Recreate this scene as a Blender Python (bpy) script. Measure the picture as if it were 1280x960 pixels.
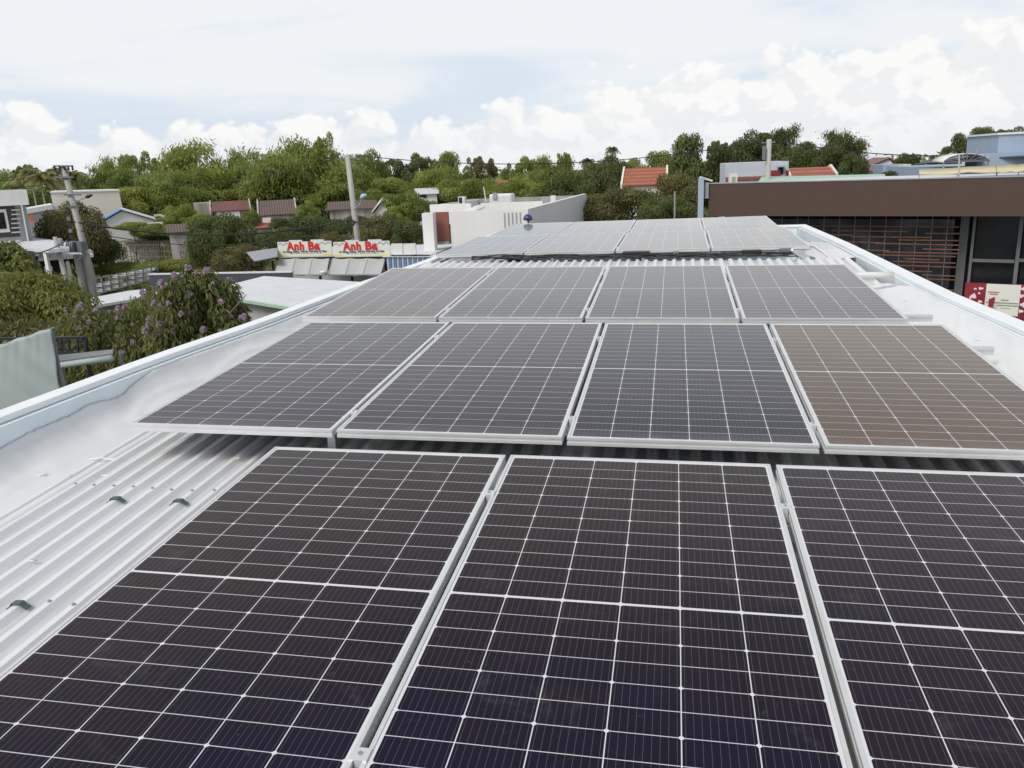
import bpy, bmesh, math, random
from mathutils import Vector, Matrix
D = bpy.data
for o in list(D.objects): D.objects.remove(o)
S = bpy.context.scene
col = S.collection
R = math.radians
H = 8.5                                   # height of the camera above the street

# ------------------------------------------------------------------ camera
FPX = 1019.825
AM = Matrix(((0.98123087, 0.01027817, -0.19256263), (0.18854414, -0.26065835, 0.94684124), (-0.04046126, -0.96537639, -0.25770391)))
cam = D.objects.new('camera', D.cameras.new('camera')); col.objects.link(cam); S.camera = cam
cam.data.sensor_width = 36; cam.data.lens = FPX/1280*36; cam.data.clip_start = .05; cam.data.clip_end = 9000
rt, dn, fw = AM.col[0], AM.col[1], AM.col[2]
M = Matrix.Identity(4)
for i in range(3): M[i][0] = rt[i]; M[i][1] = -dn[i]; M[i][2] = -fw[i]
M.translation = Vector((0, 0, H)); cam.matrix_world = M

# ------------------------------------------------------------------ world and sun
SUN_EL, SUN_AZ = 50, 212                  # azimuth clockwise from +Y
w = D.worlds.new('World'); S.world = w; w.use_nodes = True
nt = w.node_tree; nt.nodes.clear()
def NN(t, typ, **k):
    n = t.nodes.new(typ)
    for a, b in k.items():
        if a.startswith('i_'):
            key = a[2:]; n.inputs[int(key) if key.isdigit() else key].default_value = b
        else: setattr(n, a, b)
    return n
def math_(t, op, a, b=None, c=None, clamp=False):
    n = t.nodes.new('ShaderNodeMath'); n.operation = op; n.use_clamp = clamp
    for i, v in enumerate((a, b, c)):
        if v is None: continue
        if isinstance(v, (int, float)): n.inputs[i].default_value = v
        else: t.links.new(v, n.inputs[i])
    return n.outputs[0]
def mixc(t, f, a, b, mode='MIX'):
    n = t.nodes.new('ShaderNodeMix'); n.data_type = 'RGBA'; n.blend_type = mode
    for s, v in ((n.inputs[0], f), (n.inputs[6], a), (n.inputs[7], b)):
        if isinstance(v, (int, float)): s.default_value = v
        elif isinstance(v, (tuple, list)): s.default_value = (*v, 1)[:4]
        else: t.links.new(v, s)
    return n.outputs[2]
def sstep(t, v, a, b):
    n = t.nodes.new('ShaderNodeMapRange'); n.interpolation_type = 'SMOOTHSTEP'; n.clamp = True
    t.links.new(v, n.inputs[0]); n.inputs[1].default_value = a; n.inputs[2].default_value = b
    return n.outputs[0]
def noise(t, vec, scale, detail=4, rough=.55, dist=0.0):
    n = NN(t, 'ShaderNodeTexNoise'); n.inputs['Scale'].default_value = scale; n.inputs['Detail'].default_value = detail
    n.inputs['Roughness'].default_value = rough; n.inputs['Distortion'].default_value = dist
    if vec is not None: t.links.new(vec, n.inputs['Vector'])
    return n.outputs['Fac']
sky = NN(nt, 'ShaderNodeTexSky', sky_type='NISHITA', sun_disc=False, sun_elevation=R(SUN_EL), sun_rotation=R(SUN_AZ), air_density=1.0, dust_density=1.5, ozone_density=1.0)
tc = NN(nt, 'ShaderNodeTexCoord')
sp = NN(nt, 'ShaderNodeSeparateXYZ'); nt.links.new(tc.outputs['Generated'], sp.inputs[0])
X, Y, Z = sp.outputs
el = math_(nt, 'MAXIMUM', math_(nt, 'ARCSINE', Z), 0.0); az = math_(nt, 'ARCTAN2', X, Y)          # radians; picture spans az -.75 .. +.35, el 0 .. .2
cz_ = NN(nt, 'ShaderNodeCombineXYZ'); nt.links.new(X, cz_.inputs[0]); nt.links.new(Y, cz_.inputs[1]); nt.links.new(math_(nt, 'MAXIMUM', Z, .01), cz_.inputs[2]); nt.links.new(cz_.outputs[0], sky.inputs[0])
def skyvec(kx, kz, ox=0.0, oz=0.0):
    c = NN(nt, 'ShaderNodeCombineXYZ')
    nt.links.new(math_(nt, 'MULTIPLY_ADD', az, kx, ox), c.inputs[0]); nt.links.new(math_(nt, 'MULTIPLY_ADD', el, kz, oz), c.inputs[1])
    return c.outputs[0]
def vor(vec, sc):
    n = NN(nt, 'ShaderNodeTexVoronoi', feature='F1', voronoi_dimensions='2D'); n.inputs['Scale'].default_value = sc; n.inputs['Randomness'].default_value = 1
    nt.links.new(vec, n.inputs['Vector']); return n.outputs['Distance']
def billow(dx, dz):
    v = skyvec(1.0, 1.35, 3.3+dx, 1.0+dz)
    wn_ = NN(nt, 'ShaderNodeTexNoise'); wn_.inputs['Scale'].default_value = 16; wn_.inputs['Detail'].default_value = 3; nt.links.new(v, wn_.inputs['Vector'])
    va = NN(nt, 'ShaderNodeVectorMath', operation='MULTIPLY_ADD'); nt.links.new(wn_.outputs['Color'], va.inputs[0]); va.inputs[1].default_value = (.045,.045,0); nt.links.new(v, va.inputs[2]); v2 = va.outputs[0]
    a = math_(nt, 'MULTIPLY', vor(v2, 15.0), -.95); b_ = math_(nt, 'MULTIPLY', vor(v2, 37.0), -.50); c = math_(nt, 'MULTIPLY', vor(v2, 90.0), -.22)
    n = math_(nt, 'MULTIPLY', noise(nt, v, 4.5, 6, .55), 1.7)
    return math_(nt, 'ADD', math_(nt, 'ADD', a, b_), math_(nt, 'ADD', c, n))
b0 = billow(0, 0); b1 = billow(.010, .016); 
topline = math_(nt, 'MULTIPLY_ADD', sstep(nt, az, -.25, .28), .062, .062)
h = math_(nt, 'SUBTRACT', topline, el)
cum = math_(nt, 'ADD', math_(nt, 'MULTIPLY', h, 16.0), math_(nt, 'SUBTRACT', b0, .13))
cumM = sstep(nt, cum, -.03, .24)
n2 = noise(nt, skyvec(1.0, 5.0, 1.2), 3.0, 7, .52, .5)                      # high streaky layer
n3 = noise(nt, skyvec(1.0, 3.0, 7.7), 2.0, 5, .5, .2)
veil = sstep(nt, math_(nt, 'ADD', n2, math_(nt, 'MULTIPLY', el, 2.2)), .56, .80)
lit = sstep(nt, math_(nt, 'ADD', math_(nt, 'MULTIPLY', math_(nt, 'SUBTRACT', b0, b1), 2.2), math_(nt, 'MULTIPLY', b0, .25)), -.35, .55)
CW, CG, CV = (9.7, 9.6, 9.45), (8.5, 8.6, 8.72), (8.85, 9.0, 9.15)
cumcol = mixc(nt, lit, CG, CW)
low = sstep(nt, el, .0, .055)
pale = mixc(nt, .82, sky.outputs[0], (6.6, 7.8, 9.3))
base = mixc(nt, math_(nt, 'MULTIPLY_ADD', veil, .62, .26), pale, CV)
base = mixc(nt, math_(nt, 'MULTIPLY', math_(nt, 'SUBTRACT', 1.0, low), .85), base, (8.3, 8.55, 8.75))
c_all = mixc(nt, math_(nt, 'MULTIPLY', cumM, math_(nt, 'MULTIPLY_ADD', low, .55, .37)), base, cumcol)
# overhead: thinner, duller cloud (what the glass reflects)
up = sstep(nt, el, .22, .75)
c_all = mixc(nt, up, c_all, mixc(nt, math_(nt, 'MULTIPLY_ADD', n3, .5, .25), sky.outputs[0], (4.4, 4.6, 4.9)))
bg = NN(nt, 'ShaderNodeBackground'); bg.inputs['Strength'].default_value = 0.084
nt.links.new(c_all, bg.inputs['Color'])
wo = NN(nt, 'ShaderNodeOutputWorld'); nt.links.new(bg.outputs[0], wo.inputs[0])
sl = D.lights.new('sun', 'SUN'); sun = D.objects.new('sun', sl); col.objects.link(sun)
sl.energy = 2.1; sl.angle = R(26); sl.color = (1, .955, .88)
sdir = Vector((math.sin(R(SUN_AZ))*math.cos(R(SUN_EL)), math.cos(R(SUN_AZ))*math.cos(R(SUN_EL)), math.sin(R(SUN_EL))))
sun.rotation_euler = sdir.to_track_quat('Z', 'Y').to_euler(); sun.location = (0, 0, 60)
vs = S.view_settings; vs.view_transform = 'Standard'; vs.look = 'None'; vs.exposure = 0.28; vs.gamma = 1; vs.use_curve_mapping = False

# ------------------------------------------------------------------ helpers
def tag(o, label=None, cat=None, group=None, kind=None):
    if label: o['label'] = label
    if cat: o['category'] = cat
    if group: o['group'] = group
    if kind: o['kind'] = kind
    return o
def empty(name, loc, label=None, cat=None, group=None, rz=0):
    o = D.objects.new(name, None); col.objects.link(o); o.location = loc; o.rotation_euler = (0, 0, rz)
    o.empty_display_size = .2
    return tag(o, label, cat, group)
def ray(px, py): return AM @ Vector(((px-640)/FPX, (py-480)/FPX, 1.0))
def V(px, py, Yd):
    r = ray(px, py); r = r*(Yd/r.y); return Vector((r.x, r.y, r.z+H))
def VZ(px, py, z):                        # z relative to the camera's height
    r = ray(px, py); r = r*(z/r.z); return Vector((r.x, r.y, r.z+H))
def VP(px, py, P0, n):
    r = ray(px, py); c = Vector((0, 0, H)); return c + r*((P0-c).dot(n)/r.dot(n))
class MB:
    def __init__(s): s.v = []; s.f = []; s.o = Vector((0, 0, 0))
    def add(s, vs, fs):
        b = len(s.v); s.v += [Vector(v) for v in vs]; s.f += [tuple(i+b for i in f) for f in fs]; return s
    def box(s, a, b):
        x0, y0, z0 = a; x1, y1, z1 = b
        return s.add([(x0,y0,z0),(x1,y0,z0),(x1,y1,z0),(x0,y1,z0),(x0,y0,z1),(x1,y0,z1),(x1,y1,z1),(x0,y1,z1)],
            [(0,3,2,1),(4,5,6,7),(0,1,5,4),(1,2,6,5),(2,3,7,6),(3,0,4,7)])
    def obox(s, c, u, v, wv):             # centred box with half axes u v w
        c, u, v, wv = map(Vector, (c, u, v, wv))
        P = [c+sx*u+sy*v+sz*wv for sz in (-1,1) for sx, sy in ((-1,-1),(1,-1),(1,1),(-1,1))]
        return s.add(P, [(0,3,2,1),(4,5,6,7),(0,1,5,4),(1,2,6,5),(2,3,7,6),(3,0,4,7)])
    def bar(s, a, b, wd, ht=None, upv=(0,0,1)):
        a, b = Vector(a), Vector(b); ht = ht or wd; d = b-a; upv = Vector(upv)
        if abs(d.normalized().dot(upv)) > .95: upv = Vector((0,1,0))
        sd = d.cross(upv).normalized(); u2 = sd.cross(d).normalized()
        return s.obox((a+b)/2, d/2, sd*wd/2, u2*ht/2)
    def prism(s, pts, d):                 # polygon swept by d
        pts = [Vector(p) for p in pts]; d = Vector(d); n = len(pts)
        return s.add(pts+[p+d for p in pts], [tuple(range(n))[::-1], tuple(range(n, 2*n))]+[(i, (i+1) % n, n+(i+1) % n, n+i) for i in range(n)])
    def tube(s, pts, r, k=8, cap=True):
        pts = [Vector(p) for p in pts]; n = len(pts); rs = r if isinstance(r, (list, tuple)) else [r]*n
        b = len(s.v); ref = None
        for i, p in enumerate(pts):
            t = (pts[min(i+1, n-1)]-pts[max(i-1, 0)]).normalized()
            if ref is None: ref = Vector((1,0,0)) if abs(t.x) < .9 else Vector((0,1,0))
            a = t.cross(ref).normalized(); c = t.cross(a).normalized(); ref = c.cross(t) if False else ref
            for j in range(k):
                q = 2*math.pi*j/k; s.v.append(p+rs[i]*(math.cos(q)*a+math.sin(q)*c))
        for i in range(n-1):
            for j in range(k):
                s.f.append((b+i*k+j, b+i*k+(j+1) % k, b+(i+1)*k+(j+1) % k, b+(i+1)*k+j))
        if cap:
            s.f.append(tuple(b+j for j in range(k))[::-1]); s.f.append(tuple(b+(n-1)*k+j for j in range(k)))
        return s
    def build(s, name, mat, parent=None, smooth=False, bevel=0, loc=None):
        me = D.meshes.new(name)
        org = Vector((0,0,0))
        if parent is None:
            if loc is None:
                xs = [v.x for v in s.v]; ys = [v.y for v in s.v]; zs = [v.z for v in s.v]
                org = Vector(((min(xs)+max(xs))/2, (min(ys)+max(ys))/2, min(zs)))
            else: org = Vector(loc)
        elif parent is not None and not getattr(s, 'local', False):
            p = parent
            while p: org += Vector(p.location) if p.type == 'EMPTY' or p.parent is None else Vector((0,0,0)); p = p.parent
        me.from_pydata([v-org for v in s.v], [], s.f); me.materials.append(mat)
        bm = bmesh.new(); bm.from_mesh(me); bmesh.ops.recalc_face_normals(bm, faces=bm.faces); bm.to_mesh(me); bm.free()
        if smooth: me.polygons.foreach_set('use_smooth', [True]*len(me.polygons))
        o = D.objects.new(name, me); col.objects.link(o)
        if parent: o.parent = parent
        else: o.location = org
        if bevel:
            m = o.modifiers.new('b', 'BEVEL'); m.width = bevel; m.segments = 2; m.limit_method = 'ANGLE'
        return o
def smooth_only(o): o.data.polygons.foreach_set('use_smooth', [True]*len(o.data.polygons)); return o

# ------------------------------------------------------------------ materials
def new_mat(name):
    m = D.materials.new(name); m.use_nodes = True; t = m.node_tree
    return m, t, t.nodes['Principled BSDF']
def mat(name, c, rough=.6, metal=0.0, c2=None, scale=3.0, amt=.5, bump=0.0, bscale=30.0, spec=.5, streak=False, detail=5):
    m, t, p = new_mat(name)
    p.inputs['Roughness'].default_value = rough; p.inputs['Metallic'].default_value = metal; p.inputs['Specular IOR Level'].default_value = spec
    tcn = NN(t, 'ShaderNodeTexCoord'); vec = tcn.outputs['Object']
    if streak:
        mp = NN(t, 'ShaderNodeMapping'); mp.inputs['Scale'].default_value = (1, 1, .12); t.links.new(vec, mp.inputs[0]); svec = mp.outputs[0]
    else: svec = vec
    if c2 is None: c2 = tuple(x*.8 for x in c)
    f = noise(t, svec, scale, detail, .6)
    f = math_(t, 'MULTIPLY', sstep(t, f, .35, .7), amt)
    t.links.new(mixc(t, f, c, c2), p.inputs['Base Color'])
    r2 = math_(t, 'MULTIPLY_ADD', noise(t, vec, scale*2.3, 3), .25, rough-.12); t.links.new(r2, p.inputs['Roughness'])
    if bump:
        b = NN(t, 'ShaderNodeBump'); b.inputs['Strength'].default_value = bump; b.inputs['Distance'].default_value = .02
        t.links.new(noise(t, vec, bscale, 4), b.inputs['Height']); t.links.new(b.outputs[0], p.inputs['Normal'])
    return m
def ribbed(name, c, pitch=.12, axis=0, c2=None, rough=.5, metal=0.0, depth=.5, dark=None):
    m, t, p = new_mat(name)
    p.inputs['Metallic'].default_value = metal; p.inputs['Roughness'].default_value = rough
    tcn = NN(t, 'ShaderNodeTexCoord'); s = NN(t, 'ShaderNodeSeparateXYZ'); t.links.new(tcn.outputs['Object'], s.inputs[0])
    fr = math_(t, 'FRACT', math_(t, 'DIVIDE', s.outputs[axis], pitch))
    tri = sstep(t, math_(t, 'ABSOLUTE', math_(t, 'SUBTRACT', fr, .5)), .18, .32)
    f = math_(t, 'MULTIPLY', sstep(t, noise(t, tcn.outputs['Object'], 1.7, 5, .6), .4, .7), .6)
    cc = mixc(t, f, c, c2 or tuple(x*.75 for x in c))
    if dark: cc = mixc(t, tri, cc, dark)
    t.links.new(cc, p.inputs['Base Color'])
    b = NN(t, 'ShaderNodeBump'); b.inputs['Strength'].default_value = depth; b.inputs['Distance'].default_value = .03
    t.links.new(tri, b.inputs['Height']); t.links.new(b.outputs[0], p.inputs['Normal'])
    return m
PW, PL, PG, PT = 1.038, 2.094, .022, .035
def cell_mat():
    m, t, p = new_mat('solar_cells')
    tcn = NN(t, 'ShaderNodeTexCoord'); s = NN(t, 'ShaderNodeSeparateXYZ'); t.links.new(tcn.outputs['Object'], s.inputs[0])
    x, y = s.outputs[0], s.outputs[1]
    mx, cg = .019, .0042; px_ = (PW-2*mx)/6; py_ = (PL/2-.024-cg)/12
    u = math_(t, 'DIVIDE', math_(t, 'SUBTRACT', x, mx), px_)
    ya = math_(t, 'SUBTRACT', math_(t, 'ABSOLUTE', math_(t, 'SUBTRACT', y, PL/2)), cg)
    vv = math_(t, 'DIVIDE', ya, py_)
    def dist(a, pitch, mult=1):           # metres to the nearest line
        a = math_(t, 'DIVIDE', a, mult) if mult != 1 else a
        fr = math_(t, 'FRACT', math_(t, 'ADD', a, 100.0))
        return math_(t, 'MULTIPLY', math_(t, 'SUBTRACT', .5, math_(t, 'ABSOLUTE', math_(t, 'SUBTRACT', fr, .5))), pitch*mult)
    dx, dy, dy2 = dist(u, px_), dist(vv, py_), dist(vv, py_, 2)
    def below(a, lim, soft=.0005):
        n = NN(t, 'ShaderNodeMapRange'); t.links.new(a, n.inputs[0]); n.inputs[1].default_value = lim-soft; n.inputs[2].default_value = lim+soft
        n.inputs[3].default_value = 1; n.inputs[4].default_value = 0; return n.outputs[0]
    lines = math_(t, 'MAXIMUM', below(dx, .0014), below(dy, .0011))
    lines = math_(t, 'MAXIMUM', lines, below(math_(t, 'ADD', dx, dy2), .0080))
    lines = math_(t, 'MAXIMUM', lines, below(ya, 0.001))
    for a in (math_(t, 'SUBTRACT', 0.0, u), math_(t, 'SUBTRACT', u, 6.0), math_(t, 'SUBTRACT', vv, 12.0)):
        lines = math_(t, 'MAXIMUM', lines, math_(t, 'GREATER_THAN', a, 0.0))
    bus = below(dist(math_(t, 'ADD', math_(t, 'MULTIPLY', u, 9.0), .5), px_/9), .00042, .0004)
    wn = NN(t, 'ShaderNodeTexWhiteNoise'); wn.noise_dimensions = '3D'
    cb = NN(t, 'ShaderNodeCombineXYZ')
    t.links.new(math_(t, 'FLOOR', u), cb.inputs[0]); t.links.new(math_(t, 'FLOOR', math_(t, 'DIVIDE', y, py_)), cb.inputs[1])
    oi = NN(t, 'ShaderNodeObjectInfo'); t.links.new(math_(t, 'MULTIPLY', oi.outputs['Random'], 50.0), cb.inputs[2]); t.links.new(cb.outputs[0], wn.inputs['Vector'])
    big = noise(t, tcn.outputs['Object'], 1.1, 2)
    lw_ = NN(t, 'ShaderNodeLayerWeight'); lw_.inputs[0].default_value = .5     # interference coating: bluer seen steeply, browner seen flat
    atb = NN(t, 'ShaderNodeAttribute', attribute_type='OBJECT', attribute_name='blue')
    fb = math_(t, 'ADD', math_(t, 'ADD', sstep(t, lw_.outputs['Facing'], .30, .62), math_(t, 'MULTIPLY_ADD', big, .9, -.45)), math_(t, 'MULTIPLY_ADD', wn.outputs['Value'], .24, -.12))
    fb = math_(t, 'SUBTRACT', fb, atb.outputs['Fac'], clamp=True)
    cell = mixc(t, fb, (.008, .0052, .018), (.022, .011, .009))
    # coating hue of the single panel, stored on the object (0 blue-black, 1 brown)
    at = NN(t, 'ShaderNodeAttribute', attribute_type='OBJECT', attribute_name='hue')
    cell = mixc(t, at.outputs['Fac'], cell, mixc(t, big, (.125, .068, .028), (.055, .030, .020)))
    # dust film and dried water marks
    dustn = noise(t, tcn.outputs['Object'], 5.0, 8, .72, .8); spots = noise(t, tcn.outputs['Object'], 38, 3, .6, .4)
    edge = math_(t, 'MULTIPLY', sstep(t, math_(t, 'MULTIPLY', y, -1.0), -.16, -.01), math_(t, 'MULTIPLY_ADD', dustn, .30, -.06))
    smear = math_(t, 'MULTIPLY', sstep(t, noise(t, tcn.outputs['Object'], 2.3, 9, .75, 2.0), .60, .74), .06)
    dust = math_(t, 'ADD', math_(t, 'MULTIPLY', sstep(t, dustn, .54, .82), .09), math_(t, 'MULTIPLY', sstep(t, spots, .68, .78), .07))
    dust = math_(t, 'ADD', dust, math_(t, 'ADD', edge, smear))
    cell = mixc(t, math_(t, 'MULTIPLY', bus, .20), cell, (.5, .5, .52))
    cc = mixc(t, lines, cell, (.68, .68, .69))
    cc = mixc(t, math_(t, 'ADD', dust, .004), cc, (.5, .49, .47))
    t.links.new(cc, p.inputs['Base Color'])
    p.inputs['IOR'].default_value = 1.5; p.inputs['Specular IOR Level'].default_value = .24; p.inputs['Sheen Weight'].default_value = .62; p.inputs['Sheen Roughness'].default_value = .20; p.inputs['Sheen Tint'].default_value = (.9, .88, .84, 1)
    t.links.new(math_(t, 'MULTIPLY_ADD', sstep(t, dustn, .4, .8), .08, .06), p.inputs['Roughness'])
    return m
def leaf_mat(name, dark, light, trans=.35, hue2=None):
    m, t, p = new_mat(name); t.nodes.remove(p)
    a = NN(t, 'ShaderNodeAttribute', attribute_name='tone'); oi = NN(t, 'ShaderNodeObjectInfo')
    c = mixc(t, a.outputs['Fac'], dark, light)
    c = mixc(t, math_(t, 'MULTIPLY', oi.outputs['Random'], .45), c, hue2 or tuple(x*.8 for x in light))
    d = NN(t, 'ShaderNodeBsdfPrincipled'); d.inputs['Roughness'].default_value = .55; d.inputs['Specular IOR Level'].default_value = .35; t.links.new(c, d.inputs['Base Color'])
    tr = NN(t, 'ShaderNodeBsdfTranslucent'); t.links.new(mixc(t, .5, c, light), tr.inputs[0])
    mx = NN(t, 'ShaderNodeMixShader'); mx.inputs[0].default_value = trans; t.links.new(d.outputs[0], mx.inputs[1]); t.links.new(tr.outputs[0], mx.inputs[2])
    t.links.new(mx.outputs[0], t.nodes['Material Output'].inputs[0])
    return m
m_cells = cell_mat()
m_frame = mat('anodised_aluminium', (.74, .75, .75), .42, .35, (.62, .63, .63), 6, .5)
m_rail = mat('rail_aluminium', (.68, .69, .70), .4, .45, (.5, .5, .5), 5, .5)
m_back = mat('backsheet', (.7, .7, .7), .7)
m_roofm = mat('painted_roof_sheet', (.66, .675, .69), .42, 0, (.57, .585, .595), 1.6, .55, .06, 60)
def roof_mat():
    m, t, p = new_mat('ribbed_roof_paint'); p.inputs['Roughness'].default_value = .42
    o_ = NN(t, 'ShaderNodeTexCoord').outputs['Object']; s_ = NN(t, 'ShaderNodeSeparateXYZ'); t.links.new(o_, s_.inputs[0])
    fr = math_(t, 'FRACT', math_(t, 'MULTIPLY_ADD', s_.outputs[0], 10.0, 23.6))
    valley = math_(t, 'SUBTRACT', 1.0, sstep(t, math_(t, 'ABSOLUTE', math_(t, 'SUBTRACT', fr, .20)), .17, .34))      # rib shading put into the colour: greyer troughs, lighter crests, with some dust
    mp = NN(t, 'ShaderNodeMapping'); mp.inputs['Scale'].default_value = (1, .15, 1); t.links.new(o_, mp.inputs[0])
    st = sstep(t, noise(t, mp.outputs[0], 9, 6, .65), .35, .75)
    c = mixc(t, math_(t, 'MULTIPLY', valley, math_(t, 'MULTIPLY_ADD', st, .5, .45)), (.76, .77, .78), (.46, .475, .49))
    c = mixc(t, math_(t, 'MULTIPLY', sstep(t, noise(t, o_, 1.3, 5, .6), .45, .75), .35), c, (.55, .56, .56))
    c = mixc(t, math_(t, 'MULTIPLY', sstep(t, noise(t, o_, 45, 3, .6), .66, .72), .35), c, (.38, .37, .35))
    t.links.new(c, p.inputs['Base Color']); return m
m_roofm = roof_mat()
m_flash = mat('flashing_sheet', (.76, .77, .775), .45, 0, (.70, .715, .72), 1.4, .5, .25, 4)
m_parapet = mat('pale_blue_paint', (.77, .845, .875), .75, 0, (.66, .76, .81), 3, .7, .25, 40)
m_coping = mat('white_coping', (.84, .865, .875), .7, 0, (.76, .80, .82), 2, .5, .2, 30)
m_wallw = mat('white_render', (.78, .78, .77), .85, 0, (.68, .68, .67), .8, .5, .15, 20, streak=True)
m_wallg = mat('grey_render', (.42, .42, .43), .85, 0, (.30, .30, .31), .8, .6, .15, 20, streak=True)
m_conc = mat('concrete', (.40, .39, .37), .85, 0, (.26, .25, .23), 2.0, .8, .3, 25, streak=True)
m_oldw = mat('stained_plaster', (.52, .50, .46), .9, 0, (.25, .22, .19), 1.2, .9, .3, 15, streak=True)
m_cream = mat('cream_render', (.76, .71, .63), .85, 0, (.68, .63, .55), .6, .6, .1, 10, streak=True)
m_tin = ribbed('white_tin_roof', (.66, .68, .70), .25, 0, (.56, .57, .58))
m_greent = ribbed('pale_green_tin_roof', (.38, .56, .44), .25, 0, (.32, .48, .38))
m_greyt = ribbed('dark_grey_cladding', (.075, .085, .105), .2, 0)
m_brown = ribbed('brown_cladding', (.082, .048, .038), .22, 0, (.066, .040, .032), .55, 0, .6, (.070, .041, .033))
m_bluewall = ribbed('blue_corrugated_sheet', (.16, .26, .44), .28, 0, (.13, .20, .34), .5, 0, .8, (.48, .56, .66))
m_bluetarp = mat('blue_roof', (.10, .28, .62), .5, 0, (.16, .34, .62), 1, .6)
m_bluew = mat('blue_render', (.34, .42, .53), .8, 0, (.28, .36, .46), .5, .6, .1, 10, streak=True)
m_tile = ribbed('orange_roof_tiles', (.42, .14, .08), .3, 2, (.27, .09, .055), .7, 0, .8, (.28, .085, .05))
m_redtin = ribbed('dark_red_tin_roof', (.19, .075, .065), .3, 0, (.13, .06, .05))
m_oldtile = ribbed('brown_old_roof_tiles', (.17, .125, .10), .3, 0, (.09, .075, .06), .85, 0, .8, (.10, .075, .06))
m_terra = mat('terracotta_panel', (.26, .10, .075), .8, 0, (.22, .085, .065), 2, .5)
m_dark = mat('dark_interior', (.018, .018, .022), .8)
m_black = mat('black_plastic', (.02, .02, .022), .5)
m_cable = mat('black_cable', (.025, .025, .027), .55)
m_glassd = mat('dark_window_glass', (.014, .016, .02), .12, 0, (.03, .03, .035), 1.2, .6)
m_steelg = mat('grey_steel', (.17, .18, .19), .5, .2)
m_galv = mat('galvanised_steel', (.42, .44, .46), .45, .5)
m_rust = mat('orange_rusty_timber', (.19, .085, .05), .8, 0, (.085, .045, .03), 3, .8)
m_pole = mat('pole_concrete', (.43, .42, .40), .9, 0, (.30, .29, .27), 1.2, .8, .3, 12, streak=True)
m_awn = mat('grey_awning_cloth', (.42, .43, .43), .8, 0, (.36, .37, .37), 1.2, .6, .1, 30)
m_whp = mat('white_plastic', (.72, .72, .71), .5)
m_tarp = mat('pale_green_tarpaulin', (.36, .42, .42), .55, 0, (.30, .355, .355), 1.4, .6, .15, 6)
m_yawn = mat('yellow_cloth_awning', (.60, .53, .33), .8, 0, (.50, .44, .27), .8, .6)
m_red = mat('red_vinyl', (.62, .03, .035), .5); m_dred = mat('crimson_vinyl', (.26, .02, .035), .5, 0, (.20, .015, .03), 1, .5)
m_sign = mat('white_sign_sheet', (.72, .73, .68), .5, 0, (.66, .67, .58), 1, .6)
m_yel = mat('yellow_vinyl', (.72, .62, .18), .6); m_ink = mat('dark_green_ink', (.04, .09, .06), .7); m_ink2 = mat('grey_ink', (.22, .24, .22), .7)
m_or = mat('orange_sign_vinyl', (.6, .12, .04), .6); m_teal = mat('teal_sign_vinyl', (.05, .22, .30), .6)
m_gclip = mat('green_plastic', (.075, .13, .10), .5); m_bluep = mat('blue_plastic', (.04, .045, .17), .35)
m_bark = mat('bark', (.20, .17, .13), .95, 0, (.09, .07, .055), 4, .8)
m_wire = m_cable
m_soil = mat('orange_soil', (.30, .14, .075), .95, 0, (.20, .10, .06), .8, .8)
m_seal = mat('white_sealant', (.85, .85, .84), .6)
m_straw = mat('dry_thatch', (.24, .20, .15), .95, 0, (.12, .10, .07), 3, .9)
L_feather = leaf_mat('feathery_foliage', (.11, .15, .040), (.34, .43, .12), .5, (.39, .40, .12))
L_broad = leaf_mat('dark_foliage', (.052, .076, .025), (.185, .23, .07), .4, (.21, .22, .08))
L_olive = leaf_mat('olive_foliage', (.075, .080, .030), (.25, .25, .09), .4, (.27, .21, .085))
L_bright = leaf_mat('bright_foliage', (.13, .17, .036), (.40, .46, .12), .5, (.42, .42, .11))
L_palm = leaf_mat('palm_foliage', (.11, .12, .035), (.34, .32, .12), .4)
L_myrtle = leaf_mat('myrtle_foliage', (.045, .062, .018), (.26, .28, .085), .4)
L_pink = leaf_mat('pink_blossom', (.36, .23, .33), (.66, .52, .62), .35, (.58, .46, .53))
L_grass = leaf_mat('grass_foliage', (.08, .10, .026), (.30, .32, .085), .42)

# ------------------------------------------------------------------ ground
def ground_mat():
    m, t, p = new_mat('ground_soil_and_grass'); g = NN(t, 'ShaderNodeTexCoord').outputs['Object']
    c = mixc(t, sstep(t, noise(t, g, .05, 6, .6), .42, .62), (.045, .065, .018), (.16, .115, .07))
    c = mixc(t, sstep(t, noise(t, g, .6, 5, .6), .4, .7), c, (.08, .085, .035))
    t.links.new(c, p.inputs['Base Color']); p.inputs['Roughness'].default_value = .95; return m
b = MB(); gx = [-5000,-2500,-1200,-600,-300,-150,-60,0,20,40,80,150,300,600,1200,2500,5000]; gy = [-1500,-200,0,60,110,160,230,320,450,700,1100,1800,3000,6000]
for y in gy:
    for x in gx:
        d = math.hypot(x, y); a = math.atan2(x, max(y, 1)); k = .006+.018*min(1, max(0, (a+.05)/.25)) if y > 0 else .006
        b.v.append(Vector((x, y, -max(0, d-170)*k)))
for j in range(len(gy)-1):
    for i in range(len(gx)-1): q = j*len(gx)+i; b.f.append((q, q+1, q+1+len(gx), q+len(gx)))
tag(b.build('ground', ground_mat(), loc=(0,0,0)), kind='structure')
b = MB(); b.box((-120, 32.5, -.2), (80, 39, .006)); tag(b.build('road', mat('asphalt', (.055,.055,.058), .9, 0, (.04,.04,.042), .5, .6)), kind='structure')
b = MB(); b.box((-120, 39.02, -.2), (80, 41.2, .13)); tag(b.build('pavement', m_conc), kind='structure')

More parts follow.
